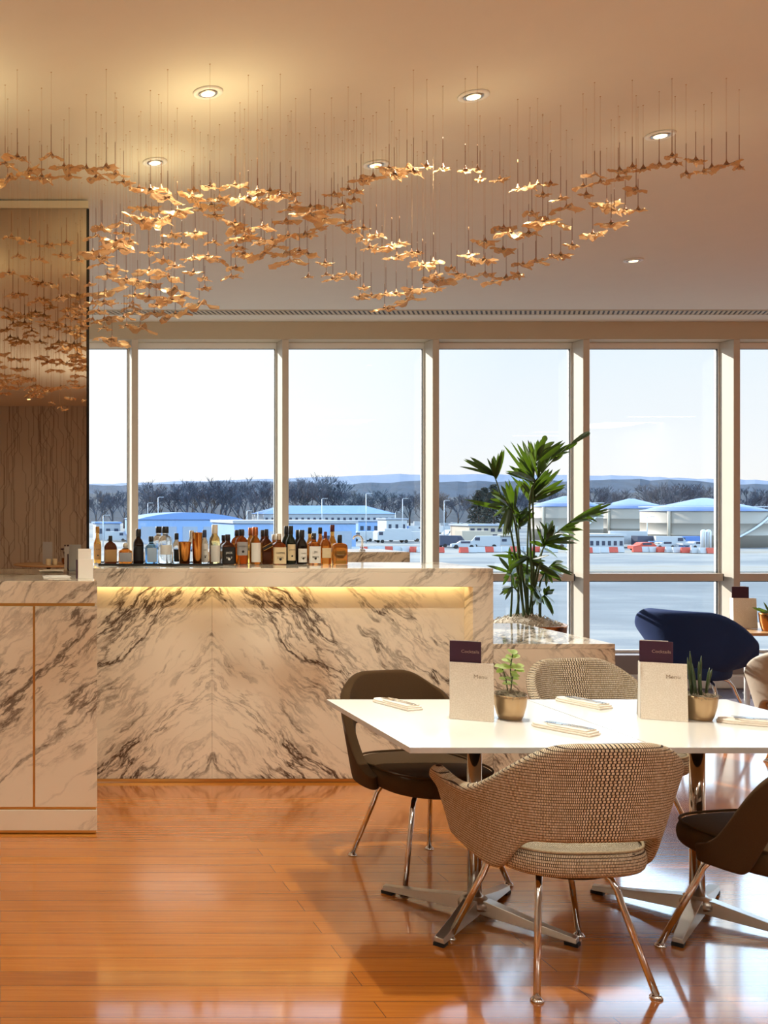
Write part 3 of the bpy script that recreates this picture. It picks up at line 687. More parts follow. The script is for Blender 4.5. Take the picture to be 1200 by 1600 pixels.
def leaf_mesh(seed):
    q = random.Random(seed); mb = MB(); rings, seg = 6, 26
    k1, k2, p1, p2 = q.choice((2,3)), q.choice((5,7)), q.uniform(0,6), q.uniform(0,6)
    asp = q.uniform(.42,.62); jag = [q.uniform(.72,1.1) for _ in range(seg)]
    lobes = [abs(math.cos(a*1.0+0))**.5 for a in [2*PI*i/seg for i in range(seg)]]
    def pt(j, i):
        a = 2*PI*i/seg; r = j/rings
        ext = (.5+.5*lobes[i])*(.8+.2*math.cos(k2*a+p2))*(jag[i] if j == rings else 1)
        x, y = r*ext*math.cos(a), r*ext*asp*math.sin(a)
        z = -.20*r**1.4+.26*r*math.sin(k1*a+p1)*.8+.13*r*math.sin(k2*a+p2)+(q.uniform(-.09,.09)*r if j else 0)
        return (x, y, z*.62)
    vs = [(0,0,.02)]+[pt(j, i) for j in range(1, rings+1) for i in range(seg)]
    fs = [(0,1+i,1+(i+1)%seg) for i in range(seg)]; mb.add(vs, fs, 1)
    b0 = 1; fs2, mi = [], []
    for j in range(rings-1):
        for i in range(seg):
            mb.f.append((1+j*seg+i, 1+j*seg+(i+1)%seg, 1+(j+1)*seg+(i+1)%seg, 1+(j+1)*seg+i)); mb.m.append(1 if (j == 0 and q.random() < .8) or (j < 3 and q.random() < .22) else 0); mb.smooth.append(False)
    return mb.mesh('gauze_sheet', ['gauze', 'film'])
SHEETS = [leaf_mesh(100+i) for i in range(12)]
rodmb = MB(); rodmb.lathe([(.0012,0),(.0012,.97),(.0006,1)], 8); RODM = rodmb.mesh('rod', 'rod')
wm = MB(); wm.lathe([(.00042,0),(.00042,1)], 5); WIREM = wm.mesh('wire', 'wire')
cm = MB(); cm.lathe([(.010,0),(.0075,.003),(.0022,.012),(.0016,.018)], 14); CLAMPM = cm.mesh('clamp', 'rod')
dm = MB(); dm.lathe([(.002,-.0015),(.003,0)], 10); STUDM = dm.mesh('ceiling_stud', 'wire')
def hang_leaf(p, half, label, group='leaves of the hanging gauze piece'):
    t = thing('gauze_leaf', label, 'hanging ornament', p, 0, group)
    s = link('gauze_sheet', lr.choice(SHEETS), t); s.scale = (half*lr.uniform(.95,1.15), half*lr.uniform(.9,1.3), half*lr.uniform(.85,1.25)); s.rotation_euler = (lr.uniform(-.18,.18), lr.uniform(-.2,.2), lr.choice((0,PI))+lr.uniform(-.6,.6))
    link('clamp', CLAMPM, t).location = (0,0,.001)
    rl = lr.uniform(.075,.115); r = link('rod', RODM, t); r.location = (0,0,.016); r.scale = (1,1,rl)
    w = link('wire', WIREM, t); w.location = (0,0,.016+rl-.004); w.scale = (1,1,CEIL-p.z-.016-rl+.004)
    d = link('ceiling_stud', STUDM, t); d.location = (0,0,CEIL-p.z-.0005)
    return t
rows = []
for it in LEAVES.replace('\n', '').split(';'):
    a = it.split(',')
    if len(a) < 3: continue
    rows.append((float(a[0]), float(a[1]), float(a[2]), len(a) > 3))
prev = 0; buckets = {}
for r in rows:
    for lim, nm in PLACES:
        if r[0] < lim: buckets.setdefault(nm, []).append(r); break
nleaf = 0; PLACED = []; FIX = ((.809,3.79),(1.857,3.82),(.7225,4.544),(1.765,4.577),(2.86,4.219))
for nm, rs in buckets.items():
    rs.sort(key=lambda r: -r[1])
    for i, (x, y, w, lit) in enumerate(rs):
        best = None
        for k_ in range(30):
            d = 3.72+(y-245)/290*1.22+lr.uniform(-1,1)*(.12+.013*k_)
            if x < 150: d = min(d, 4.9-.01*k_)
            p = W(x, y-2, d); clr = min(math.hypot(p.x-fx, p.y-fy) for fx, fy in FIX); c_ = min([clr-.17]+[(p-q_).length-(w*d/F*.60+h_)*.92 for q_, h_ in PLACED]+[1])
            if best is None or c_ > best[0]: best = (c_, d, p)
            if c_ > 0: break
        _, d, p = best; PLACED.append((p, w*d/F*.60))
        word = 'glowing pale gold' if lit else 'crumpled amber'
        hang_leaf(p, w*d/F*.60, '%s gauze leaf, %s %s' % (word, ORD[i], nm)); nleaf += 1
# more leaves nearer than the frame shows: they appear only in the mirror
names = ['nearest the counter','beside the black edge','by the picture side','above the reflected tables']
k = 0
for i in range(44):
    Y = lr.uniform(.25, 2.35); X = lr.uniform(-.25, .85) * (1 if Y < 1.6 else .9)
    z = 2.80+.09*math.sin(X*5+Y*3)+lr.uniform(-.06,.06)
    if EYE+Y0*Y/F < z-.15:
        hang_leaf(Vector((X, Y, z)), lr.uniform(.065,.085), 'crumpled gauze leaf seen only as a reflection low in the tinted mirror', 'leaves seen only in the mirror'); k += 1
# the crowd of smaller reflected leaves deeper over the room, one uncounted mass
mass = MB(); sheets = [leaf_mesh(300+i) for i in range(6)]
for i in range(150):
    Y = lr.uniform(.1, 2.9); X = lr.uniform(-.4, 1.05); z = 2.76+.12*math.sin(X*5+Y*3)+lr.uniform(-.12,.10)
    if z < EYE+Y0*Y/F+.16: continue
    me = lr.choice(sheets); hf = lr.uniform(.07,.10); mt = Matrix.Translation((X,Y,z)) @ Matrix.Rotation(lr.uniform(0,6.3), 4, 'Z') @ Matrix.Scale(hf, 4)
    mass.add([mt @ v.co for v in me.vertices], [tuple(p.vertices) for p in me.polygons]); n = len(me.polygons); mass.m[-n:] = [p.material_index for p in me.polygons]
    mass.tube([(X,Y,z),(X,Y,CEIL-.0005)], .0009, 4)
mo = mass.obj('hanging_leaves', ['gauze', 'film']); mo['kind'] = 'stuff'; tag(mo, 'crowd of gauze leaves over the room seen only in the mirror', 'hanging ornament')
print('leaves', nleaf, k)
# ================================================================== dining tables
TH = .74
def dining_table(cx, cy, label, sx=.836, sy=.83):
    t = thing('dining_table', label, 'table', (cx, cy, 0))
    top = MB(); top.box(-sx/2+.0006, sx/2-.0006, -sy/2, sy/2, TH-.020, TH)
    for i in range(len(top.f)): top.m[i] = 1
    top.m[1] = 0
    top.obj('tabletop', ['white_top', 'table_edge'], t, bevel=.0012)
    MB().lathe([(.16,TH-.032),(.16,TH-.0205)], 32).obj('mounting_plate', 'black_rubber', t)
    MB().lathe([(.0255,.045),(.0255,TH-.0325)], 32).obj('column', 'chrome', t)
    MB().lathe([(.058,.044),(.058,.062),(.046,.078),(.030,.086),(.027,.0865)], 32).obj('hub', 'brushed', t)
    for a in (.785, 2.356, 3.927, 5.498):
        d = Vector((math.cos(a), math.sin(a), 0)); n = Vector((-d.y, d.x, 0)); m = MB()
        vs = []
        for (r, w, z0, z1) in ((.0, .030, .030, .080), (.05, .030, .026, .078), (.20, .024, .019, .050), (.345, .019, .012, .030)):
            for (sw, z) in ((-1,z0),(1,z0),(.8,z1),(-.8,z1)): vs.append(d*r+n*w*sw+Vector((0,0,z)))
        fs = [(4*j+i, 4*j+(i+1)%4, 4*j+4+(i+1)%4, 4*j+4+i) for j in range(3) for i in range(4)]+[(3,2,1,0),(12,13,14,15)]
        m.add(vs, fs); leg = m.obj('foot', 'brushed', t, bevel=.002)
        MB().obox(d*.328+Vector((0,0,.0058)), d*.022, n*.018, (0,0,.0055)).obj('glide', 'black_rubber', leg)
    return t
T1 = (1.367+.418, 3.665); T2 = (2.205+.418, 3.665)
dining_table(T1[0], T1[1], 'white square table beside the bar, small leafy plant on it')
dining_table(T2[0], T2[1], 'white square table butted to its neighbour, spiky plant on it')

# ================================================================== chairs
def rounded_cushion(hw, hd, z0, z1, c=(0,0), p=3.2, uvs=True):
    mb = MB()
    prof = [(0,0),(.80,0),(.93,.06),(.985,.2),(1.0,.42),(1.0,.58),(.985,.78),(.93,.93),(.82,1.0),(.55,1.04),(0,1.06)]
    seg = 48
    def fn(u, v):
        a = 2*PI*u; i = v*(len(prof)-1); k = min(int(i), len(prof)-2); f = i-k
        r = prof[k][0]*(1-f)+prof[k+1][0]*f; zz = prof[k][1]*(1-f)+prof[k+1][1]*f
        ca, sa = math.cos(a), math.sin(a); q = (abs(ca)**p+abs(sa)**p)**(-1/p)
        return (c[0]+hw*r*q*ca, c[1]+hd*r*q*sa, z0+(z1-z0)*zz)
    def uv(u, v):
        x, y, z = fn(u, v)
        return (x, y+z) if v > .78 else (u*1.75, z)
    mb.grid(fn, seg, len(prof)-1, 0, True, uv)
    return mb
def smooth(e0, e1, x):
    t = max(0, min(1, (x-e0)/(e1-e0))); return t*t*(3-2*t)
def shell(kind):
    """wrap-around upholstered back; front of the chair is +y"""
    mb = MB(); nu, nv = 56, 12
    U = 118 if kind == 'arm' else 100
    def fn(u, v):
        a = math.radians((u*2-1)*U); aa = abs(a); s = 1 if a >= 0 else -1; ad = math.degrees(aa)
        if kind == 'arm':
            zt = .818-.17*smooth(10, 86, ad)-.02*smooth(60, 92, ad)+.018*smooth(92, 110, ad); zt -= .05*max(0, (ad-109)/9)**2
            zb = .495-.125*smooth(32, 70, ad)+.03*smooth(80, 118, ad)
        else:
            zt = .806-.08*smooth(8, 52, ad)-.30*smooth(44, 98, ad)
            zb = .585-.215*smooth(34, 66, ad)
            zt = max(zt, zb+.05)
        z = zb+(zt-zb)*v
        h = max(0, (z-.36)/.45)
        W_ = (.245+.085*min(1, h*1.25)) if kind == 'arm' else (.255+.035*min(1, h*1.6))
        D = .20+.10*h
        c = min(aa, PI/2); x = s*W_*math.sin(c)**.62 if c > 0 else 0
        y = -D*(math.cos(c)**.72 if c < PI/2-1e-6 else 0)
        if aa > PI/2:
            f = (ad-90)/(U-90); y = f*(.225 if kind == 'arm' else .05)*(1-.18*(1-h)); x -= s*.012*f*f
            if kind == 'arm' and f > .75: x -= s*.018*((f-.75)/.25)**2*(1-v)
        if kind == 'arm': x += s*.022*smooth(.72, 1, v)*smooth(55, 95, ad)       # arm lip rolls outwards
        y -= .0*v
        return (x, y, z)
    L_ = 1.45 if kind == 'arm' else 1.15
    mb.grid(fn, nu, nv, 0, True, lambda u, v: (u*L_, fn(u, v)[2]))
    return mb
def bent_leg(top, foot, mat='chrome'):
    t, f = Vector(top), Vector(foot); d = f-t; k = t+Vector((d.x*.22, d.y*.22, -.018)); k2 = t+Vector((d.x*.34, d.y*.34, d.z*.14))
    pts = [t, t+(k-t)*.6, k, k2, t+Vector((d.x*.42, d.y*.42, d.z*.26)), f+Vector((0,0,.010))]
    mb = MB(); mb.tube(pts, .0105, 12)
    return mb
GL = MB().lathe([(.0185,.0006),(.019,.004),(.015,.010),(.011,.013)], 20).mesh('glide', 'chrome')
def chair(kind, fabric, label, loc, rz, group=None):
    t = thing('dining_armchair' if kind == 'arm' else 'dining_chair', label, 'chair', loc, rz, group)
    shell(kind).obj('backrest_shell', fabric, t, solid=.042, solid_off=0, subsurf=1)
    rounded_cushion(.243, .238, .368, .462, (0,.005)).obj('seat_cushion', fabric, t, subsurf=1)
    pr = [(.243*math.cos(2*PI*i/64)*(abs(math.cos(2*PI*i/64))**3.2+abs(math.sin(2*PI*i/64))**3.2)**(-1/3.2)*.955, .005+.238*math.sin(2*PI*i/64)*(abs(math.cos(2*PI*i/64))**3.2+abs(math.sin(2*PI*i/64))**3.2)**(-1/3.2)*.955, .4572) for i in range(65)]
    MB().tube(pr, .0048, 8).obj('welt', 'tweed_piping' if fabric == 'tweed' else fabric, t)
    MB().lathe([(.17,.352),(.19,.367)], 32).obj('seat_pan', 'black_rubber', t)
    for sx in (-1, 1):
        for (ty, fx, fy) in ((.09, .238, .215), (-.09, .193, -.228)):
            lg = bent_leg((sx*.10, ty, .352), (sx*fx, fy, 0)).obj('leg', 'chrome', t)
            link('glide', GL, lg).location = (sx*fx, fy, 0)
    return t
chair('arm', 'tweed', 'tweed dining armchair with its back to the viewer, standing clear of the floor shadow', (1.855, 3.275, 0), math.radians(3))
chair('arm', 'tweed', 'tweed dining armchair across the tables, its back before the low ledge', (2.80, 4.42, 0), math.radians(189))
chair('side', 'brown_cloth', 'brown armless dining chair beside the bar, its open back near the marble', (1.80, 4.14, 0), math.radians(192))
chair('side', 'brown_cloth', 'brown armless dining chair cut by the picture edge, seen from behind', (2.59, 3.25, 0), math.radians(10))

# navy lounge chair: a wide flaring bowl on chrome legs
def lounge(loc, rz):
    t = thing('lounge_chair', 'navy blue bowl shaped lounge chair on chrome legs near the window', 'armchair', loc, rz)
    mb = MB()
    def fn(u, v):
        a = math.radians((u*2-1)*128); aa = abs(a); s = 1 if a >= 0 else -1; ad = math.degrees(aa)
        zt = .862-.20*smooth(30, 112, ad)-.14*smooth(100, 128, ad); zb = .455
        z = zb+(zt-zb)*v; fl = v**.75
        R = .15+.195*fl; x = R*math.sin(a)*1.03; y = -R*math.cos(a)*.86-.04*fl
        return (x, y, z)
    mb.grid(fn, 56, 12).obj('backrest_shell', 'navy_cloth', t, solid=.05, solid_off=-1, subsurf=1)
    rounded_cushion(.17, .19, .40, .52, (0, .03), 2.4).obj('seat_cushion', 'navy_cloth', t, subsurf=1)
    for sx in (-1, 1):
        for (ty, fx, fy) in ((.12, .25, .26), (-.10, .25, -.22)):
            lg = bent_leg((sx*.10, ty*.7, .405), (sx*fx, fy, 0)).obj('leg', 'chrome', t); link('glide', GL, lg).location = (sx*fx, fy, 0)
    return t
lounge((4.69, 6.55, .0045), math.radians(-58))
# pale grey armchair cut by the frame
g = thing('tub_chair', 'pale grey upholstered chair with sun and shadow on its back, cut by the frame', 'armchair', (4.96, 5.92, .0), math.radians(-50))
shell('arm').obj('backrest_shell', 'grey_leather', g, solid=.05, subsurf=1)
rounded_cushion(.243, .238, .30, .42, (0,.0)).obj('seat_cushion', 'grey_leather', g, subsurf=1)
for sx in (-1,1):
    for sy in (-1,1):
        lg = bent_leg((sx*.1, sy*.1, .305), (sx*.2, sy*.2, 0)).obj('leg', 'chrome', g); link('glide', GL, lg).location = (sx*.2, sy*.2, 0)
for o in kids(g):
    if o.name.startswith('backrest'): o.location.z = -.13
# small table with menu and pot by the window
st = thing('side_table', 'pale wood topped table by the window, menu card and copper pot on it', 'table', (5.33, 6.95, .0045))
MB().box(-.37, .36, -.32, .32, .672, .692).obj('tabletop', 'wood_edge', st, bevel=.002)
MB().lathe([(.018,.02),(.018,.6715)], 20).obj('column', 'white_metal', st)
MB().lathe([(.20,.0),(.20,.008),(.03,.018),(.025,.0195)], 40).obj('base', 'white_metal', st)
pl = W(1174, 1084, 8.14); pb = thing('floor_box', 'round white metal disc on the carpet below the windows', 'floor outlet', (pl.x, 8.1, .0045))
MB().lathe([(.085,0),(.085,.006),(.07,.010),(.0005,.0105)], 36, cap=False).obj('cover', 'white_metal', pb); MB().lathe([(.02,.011),(.02,.013)], 16).obj('key_slot', 'brushed', pb)

# ================================================================== things on the tables
def menu(base, rz, tall, label, cardlabel, wd=.150, ht=.213, writing=True):
    t = thing('menu_card', label, 'menu', base, rz)
    lean = .045
    MB().obox((0, .012, ht/2), (wd/2,0,0), (0,.0008,0), (0, .010, ht/2)).obj('front_cover', 'menu', t)
    MB().obox((.0, .060, ht/2), (wd/2,0,0), (0,.0008,0), (0, -.030, ht/2)).obj('back_cover', 'card_white', t)
    MB().obox((-wd/2+.0005, .036, ht/2), (.0006,0,0), (0,.022,0), (0,0,ht/2)).obj('fold', 'card_white', t)
    if writing: text('lettering', 'Menu', .021, (wd*.20, .0155, ht*.765), (PI/2-.046,0,0), 'ink', t)
    d = Matrix.Rotation(rz, 3, 'Z') @ Vector((-wd*.14, .030, 0))
    c = thing('cocktail_card', cardlabel, 'menu', Vector(base)+d, rz)
    MB().obox((0, 0, tall/2), (wd*.36,0,0), (0,.0012,0), (0,.002,tall/2)).obj('cover', 'card_purple', c)
    MB().obox((-.006, .0035, tall/2+.003), (wd*.30,0,0), (0,.0009,0), (0,.002,tall/2)).obj('inside_leaf', 'card_white', c)
    if writing: text('lettering', 'Cocktails', .0165, (wd*.11, -.0008, tall*.868), (PI/2-.012,0,0), 'ink_pale', c)
M1 = W(736, 1126, 3.665); MR = math.radians(-30)
menu((1.775, 3.665, TH+.0008), math.radians(-24), .293, 'cream patterned menu card standing beside the small leafy plant', 'purple cocktail card tucked in the menu beside the leafy plant')
menu((2.50, 3.665, TH+.0008), math.radians(-24), .293, 'cream patterned menu card standing beside the spiky plant', 'purple cocktail card tucked in the menu beside the spiky plant')
menu((5.27, 6.88, .6973), math.radians(-10), .293, 'white menu card on the window table', 'purple cocktail card in the menu on the window table', writing=False)

def pot(base, r, h, mat, label, stuff=True):
    t = thing('plant_pot', label, 'potted plant', base)
    MB().lathe([(r*.66,0),(r*.70,.002),(r*.80,h*.18),(r*.94,h*.55),(r*1.0,h*.9),(r*1.01,h),(r*.94,h),(r*.92,h*.86),(.0005,h*.84)], 44, cap=False).obj('pot', mat, t)
    return t
def moss(t, r, z, mat, n=160, hgt=.02, seed=1):
    q = random.Random(seed); m = MB(); m.lathe([(r,z-.012),(r,z),(r*.8,z+hgt*.5),(r*.3,z+hgt),(.001,z+hgt*1.05)], 24)
    for i in range(n):
        a, rad = q.uniform(0, 2*PI), r*math.sqrt(q.random()); p0 = Vector((rad*math.cos(a), rad*math.sin(a), z+hgt*(1-(rad/r)**2)*.8)); b_ = q.uniform(0, 2*PI); l = q.uniform(.01,.026)
        p1 = p0+Vector((l*math.cos(b_), l*math.sin(b_), q.uniform(-.004,.006))); m.tube([p0, (p0+p1)/2+Vector((0,0,q.uniform(.003,.012))), p1], .0009, 4)
    o = m.obj('moss', mat, t); o['kind'] = 'stuff'
# leafy little plant
PB = W(797, 1123, 3.70); PB.z = TH+.0008
lp = pot(PB, .0585, .092, 'pot_gold', 'small round gold pot with moss and a variegated leafy sprig'); moss(lp, .053, .083, 'moss', 220, .022, 2)
q = random.Random(4)
def sprig(z0, pts, leaves):
    m = MB(); C = curve([Vector(p) for p in pts], 10); m.tube(C, .0022, 6); st_ = m.obj('stem', 'stem_green', lp)
    for (s_, ang, l, up) in leaves:
        b_ = C[int(s_*10)]; e = b_+Vector((math.cos(ang)*l, math.sin(ang)*l*.6, up)); lm = MB(); blade(lm, b_, e, l*.42, .12, Vector((.1,-.6,.8)), 0); lm.obj('leaf', 'variegated', lp)
sprig(0, [(0,0,.09),(.003,-.006,.14),(-.004,-.010,.19),(.006,-.008,.245)], [(.30,2.8,.035,.0),(.34,.4,.030,-.004),(.45,3.5,.030,.01),(.5,.1,.036,.002),(.7,3.2,.048,.006),(.72,-.2,.050,.0),(.78,4.5,.034,.01),(.85,2.5,.040,.014),(.9,.5,.040,.012),(.96,3.6,.036,.008),(1.0,.9,.034,.018),(1.0,2.2,.026,.022),(.65,5.2,.036,-.006)])
sprig(0, [(.004,.004,.09),(.010,.004,.15),(.026,.002,.198)], [(.5,.2,.030,.004),(.8,-.3,.036,.0),(.9,.9,.032,.010),(1.0,.3,.034,.006),(1.0,2.6,.028,.014)])
sprig(0, [(-.006,.004,.09),(-.016,.0,.15),(-.034,-.002,.200)], [(.5,3.2,.028,.004),(.8,3.6,.034,-.004),(.95,2.4,.030,.012),(1.0,3.3,.030,.002)])
# spiky plant
SB = W(1093, 1124, 3.69); SB.z = TH+.0008
sp = pot(SB, .0585, .092, 'pot_gold', 'small round gold pot with upright spiky leaves on the second table'); moss(sp, .053, .083, 'moss', 200, .014, 3)
for (dx, dy, ex, h) in ((-.030,.0,-.046,.150),(-.018,.012,-.028,.172),(-.022,-.014,-.038,.128),(-.002,-.004,-.006,.135),(.006,.010,.014,.155),(.018,-.008,.032,.112),(.026,.006,.052,.106),(-.010,-.02,-.012,.09)):
    m = MB(); m.tube([(dx,dy,.084),(dx+(ex-dx)*.45,dy,.084+h*.5),(dx+(ex-dx)*.8,dy,.084+h*.82),(ex,dy,.084+h)], [.0048,.005,.004,.0008], 8); m.obj('leaf', 'spike_leaf', sp)
# pot on the window table
wp = W(1192, 985, 6.80); wp = Vector((5.33, 6.74, .6973))
cp = pot(wp, .066, .125, 'pot_copper', 'copper pot with a small dark leafed plant on the window table'); moss(cp, .058, .112, 'moss', 100, .015, 6)
for i in range(14):
    a = i*2.4; l = .05+.03*q.random(); m = MB(); blade(m, Vector((.02*math.cos(a), .02*math.sin(a), .122)), Vector(((.03+l)*math.cos(a), (.03+l)*math.sin(a), .15+.05*q.random())), .013, .0, None, 0); m.obj('leaf', 'succulent', cp)

def napkin(x, y, rz, where):
    t = thing('napkin', 'folded cream napkin with a rounded end, %s' % where, 'napkin', (x, y, TH+.0006), rz)
    def layer(hw, l0, l1, z0, z1, name):
        poly = [(-hw, l0), (hw, l0)]+[(hw*math.cos(a), l1-hw+hw*math.sin(a)) for a in [PI*i/14 for i in range(15)]]
        MB().prism(poly, z0, z1).obj(name, 'napkin', t, bevel=.002)
    layer(.038, -.105, .116, 0, .007, 'lower_fold'); layer(.036, -.100, .112, .0071, .014, 'middle_fold'); layer(.034, -.092, .060, .0141, .020, 'pocket_fold')
    R3 = Matrix.Rotation(rz, 3, 'Z')
    f = thing('fork', 'steel fork laid on the napkin %s' % where, 'fork', Vector((x, y, TH+.0212))+R3 @ Vector((-.008,-.030,0)), rz+.05)
    m = MB(); m.obox((0,-.012,.0012),(.0035,0,0),(0,.050,0),(0,0,.0011)); m.obox((0,.045,.0012),(.010,0,0),(0,.012,0),(0,0,.0011)); m.obj('handle', 'steel', f)
    for k in range(4): MB().obox((-.0084+.0056*k,.075,.0012),(.0014,0,0),(0,.0195,0),(0,0,.0010)).obj('tine', 'steel', f)
    n = thing('knife', 'steel knife laid on the napkin %s' % where, 'knife', Vector((x, y, TH+.0212))+R3 @ Vector((.013,-.030,0)), rz-.04)
    MB().obox((0,-.025,.0013),(.0036,0,0),(0,.040,0),(0,0,.0012)).obj('handle', 'steel', n)
    MB().prism([(-.005,.0155),(.005,.0155),(.006,.08),(.002,.098),(-.004,.09)], 0, .0014).obj('knife_blade', 'steel', n)
napkin(1.605, 3.945, math.radians(20), 'before the brown chair beside the bar')
napkin(2.375, 3.97, math.radians(20), 'before the tweed chair across the tables')
napkin(2.03, 3.50, math.radians(32), 'before the nearer tweed armchair')
napkin(2.79, 3.60, math.radians(60), 'at the cut edge of the second table')

# ================================================================== tables behind the camera, seen in the mirror
for (x, y, lab, ml) in ((.92, -2.45, 'round wood edged table reflected in the mirror, nearer of the two', 'nearer'), (.72, -4.25, 'round wood edged table reflected in the mirror, by the patterned wall', 'farther')):
    t = thing('round_table', lab, 'table', (x, y, 0))
    MB().lathe([(.50,.715),(.52,.722),(.52,.738),(.515,.74)], 56).obj('tabletop', 'wood_edge', t); MB().lathe([(.03,.02),(.03,.7145)], 20).obj('column', 'black_rubber', t); MB().lathe([(.26,0),(.26,.012),(.035,.0195)], 40).obj('base', 'black_rubber', t)
    for j, (dx, dy) in enumerate(((-.16,.06),(.04,-.02))):
        c = thing('table_candle', 'small cream candle glass on the %s reflected table, %s of the pair' % (ml, ('inner','outer')[j]), 'candle', (x+dx*.5+.06, y+.25+dy, .7408)); MB().lathe([(.034,0),(.038,.09),(.034,.09),(.032,.07),(.001,.068)], 24, cap=False).obj('cup_wall', 'label_cream', c); MB().lathe([(.002,.067),(.002,.078)], 6).obj('wick', 'ink_dark', c)
    c = thing('card_stand', 'grey upright card on the %s reflected table' % ml, 'menu', (x-.02, y+.10, .7408)); MB().box(-.07,.07,-.002,.002,0,.33).obj('front_cover', 'label_silver', c); MB().obox((0,-.03,.12),(.07,0,0),(0,.001,0),(0,.012,.12)).obj('back_strut', 'card_white', c)
    c = pot((x+.24, y+.05, .7408), .05, .09, 'pot_copper', 'copper pot with dry flowers on the %s reflected table' % ml)
    for i in range(9):
        a = i*2.4; m = MB(); e = Vector((.05*math.cos(a), .05*math.sin(a), .17+.05*(i%3))); m.tube([(0,0,.07), e*.6+Vector((0,0,.04)), e], .002, 5); m.lathe([(.002,-.012),(.016,0),(.010,.012),(.001,.016)], 9, e); m.obj('flower', 'card_purple', c)
chair('arm', 'brown_cloth', 'dark chair showing only as a black curve at the foot of the mirror', (.30, -1.5, 0), math.radians(0))
# ================================================================== the airfield outside
GZ = -5.5
def G(x, y):
    """ground point under pixel (x, y)"""
    d = (EYE-GZ)*F/(y-Y0); return Vector((x*d/F, d, GZ))
def Gd(x, d): return Vector((x*d/F, d, GZ))
def tarmac():
    k = N('tarmac'); co = k.coords()
    n1 = k.n('TexNoise', None, Vector=k.mapping(co, scale=(.012,.05,1)), Scale=1.0, Detail=5.0)
    n2 = k.n('TexNoise', None, Vector=k.mapping(co, scale=(.2,.5,1)), Scale=1.0, Detail=6.0)
    f = k.math('ADD', k.math('MULTIPLY', (n1,0), .75), k.math('MULTIPLY', (n2,0), .25))
    c = k.ramp(f, [(.36, srgb(70,78,84)), (.48, srgb(90,97,102)), (.56, srgb(118,120,118)), (.68, srgb(112,104,88))])
    M['tarmac'] = k.done(k.bsdf(Base_Color=(c,0), Roughness=.8))
tarmac()
plain('hill_far', srgb(112,124,144), 1, 0, .06, .012); plain('hill_mid', srgb(52,68,86), 1, 0, .3, .06); plain('hill_near', srgb(42,54,66), 1, 0, .35, .25)  # distance haze is put into the blue-grey of the hills
plain('twig', srgb(70,78,92), 1, 0, .2, .3); plain('twig_warm', srgb(86,80,80), 1, 0, .2, .3); plain('bark', srgb(70,60,54), 1, 0, .2, .5); plain('evergreen', srgb(34,44,40), 1, 0, .3, .3)  # the bluish twig colour also stands in for haze
plain('blue_roof', srgb(96,130,178), .5, 0, .03, .3); plain('blue_wall', srgb(120,150,190), .6, 0, .04, .3); plain('pale_wall', srgb(150,154,160), .7, 0, .04, .3); plain('grey_roof', srgb(140,150,164), .6, 0, .04, .3)
plain('cream_wall', srgb(168,158,142), .7, 0, .04, .3); plain('dark_glass', srgb(44,56,76), .2); plain('tank_shell', srgb(138,132,122), .55, 0, .03, .2); plain('tank_roof', srgb(98,122,164), .5, 0, .03, .2)
plain('galvanised', srgb(190,196,204), .5, .3); plain('red_paint', srgb(176,62,44), .6); plain('white_paint', srgb(166,170,174), .6); plain('dark_van', srgb(50,60,80), .4); plain('blue_van', srgb(70,110,170), .4); plain('tyre', srgb(24,24,26), .8)
g = MB(); g.add([(-1500,14,GZ),(2600,14,GZ),(6500,3200,GZ),(-4000,3200,GZ)], [(0,1,2,3)]); struct(g.obj('ground_outside', 'tarmac'))
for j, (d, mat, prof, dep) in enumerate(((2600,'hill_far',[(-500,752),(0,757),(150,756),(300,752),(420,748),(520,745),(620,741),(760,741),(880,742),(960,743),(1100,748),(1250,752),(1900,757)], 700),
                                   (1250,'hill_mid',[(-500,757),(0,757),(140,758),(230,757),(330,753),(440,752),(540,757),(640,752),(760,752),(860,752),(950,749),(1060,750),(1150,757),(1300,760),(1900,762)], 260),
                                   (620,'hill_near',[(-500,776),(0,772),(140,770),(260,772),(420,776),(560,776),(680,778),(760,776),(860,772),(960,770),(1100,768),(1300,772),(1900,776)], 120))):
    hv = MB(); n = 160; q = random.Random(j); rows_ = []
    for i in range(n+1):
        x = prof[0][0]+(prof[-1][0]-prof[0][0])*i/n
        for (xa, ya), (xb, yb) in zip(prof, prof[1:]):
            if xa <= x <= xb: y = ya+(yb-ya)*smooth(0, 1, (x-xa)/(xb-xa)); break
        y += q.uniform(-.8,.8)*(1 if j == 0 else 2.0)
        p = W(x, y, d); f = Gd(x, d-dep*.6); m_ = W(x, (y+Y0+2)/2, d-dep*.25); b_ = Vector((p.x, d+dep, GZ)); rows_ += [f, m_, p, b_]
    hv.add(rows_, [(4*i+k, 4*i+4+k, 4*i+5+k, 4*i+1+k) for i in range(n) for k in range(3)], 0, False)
    struct(hv.obj('hill_%d' % (j+1), mat))

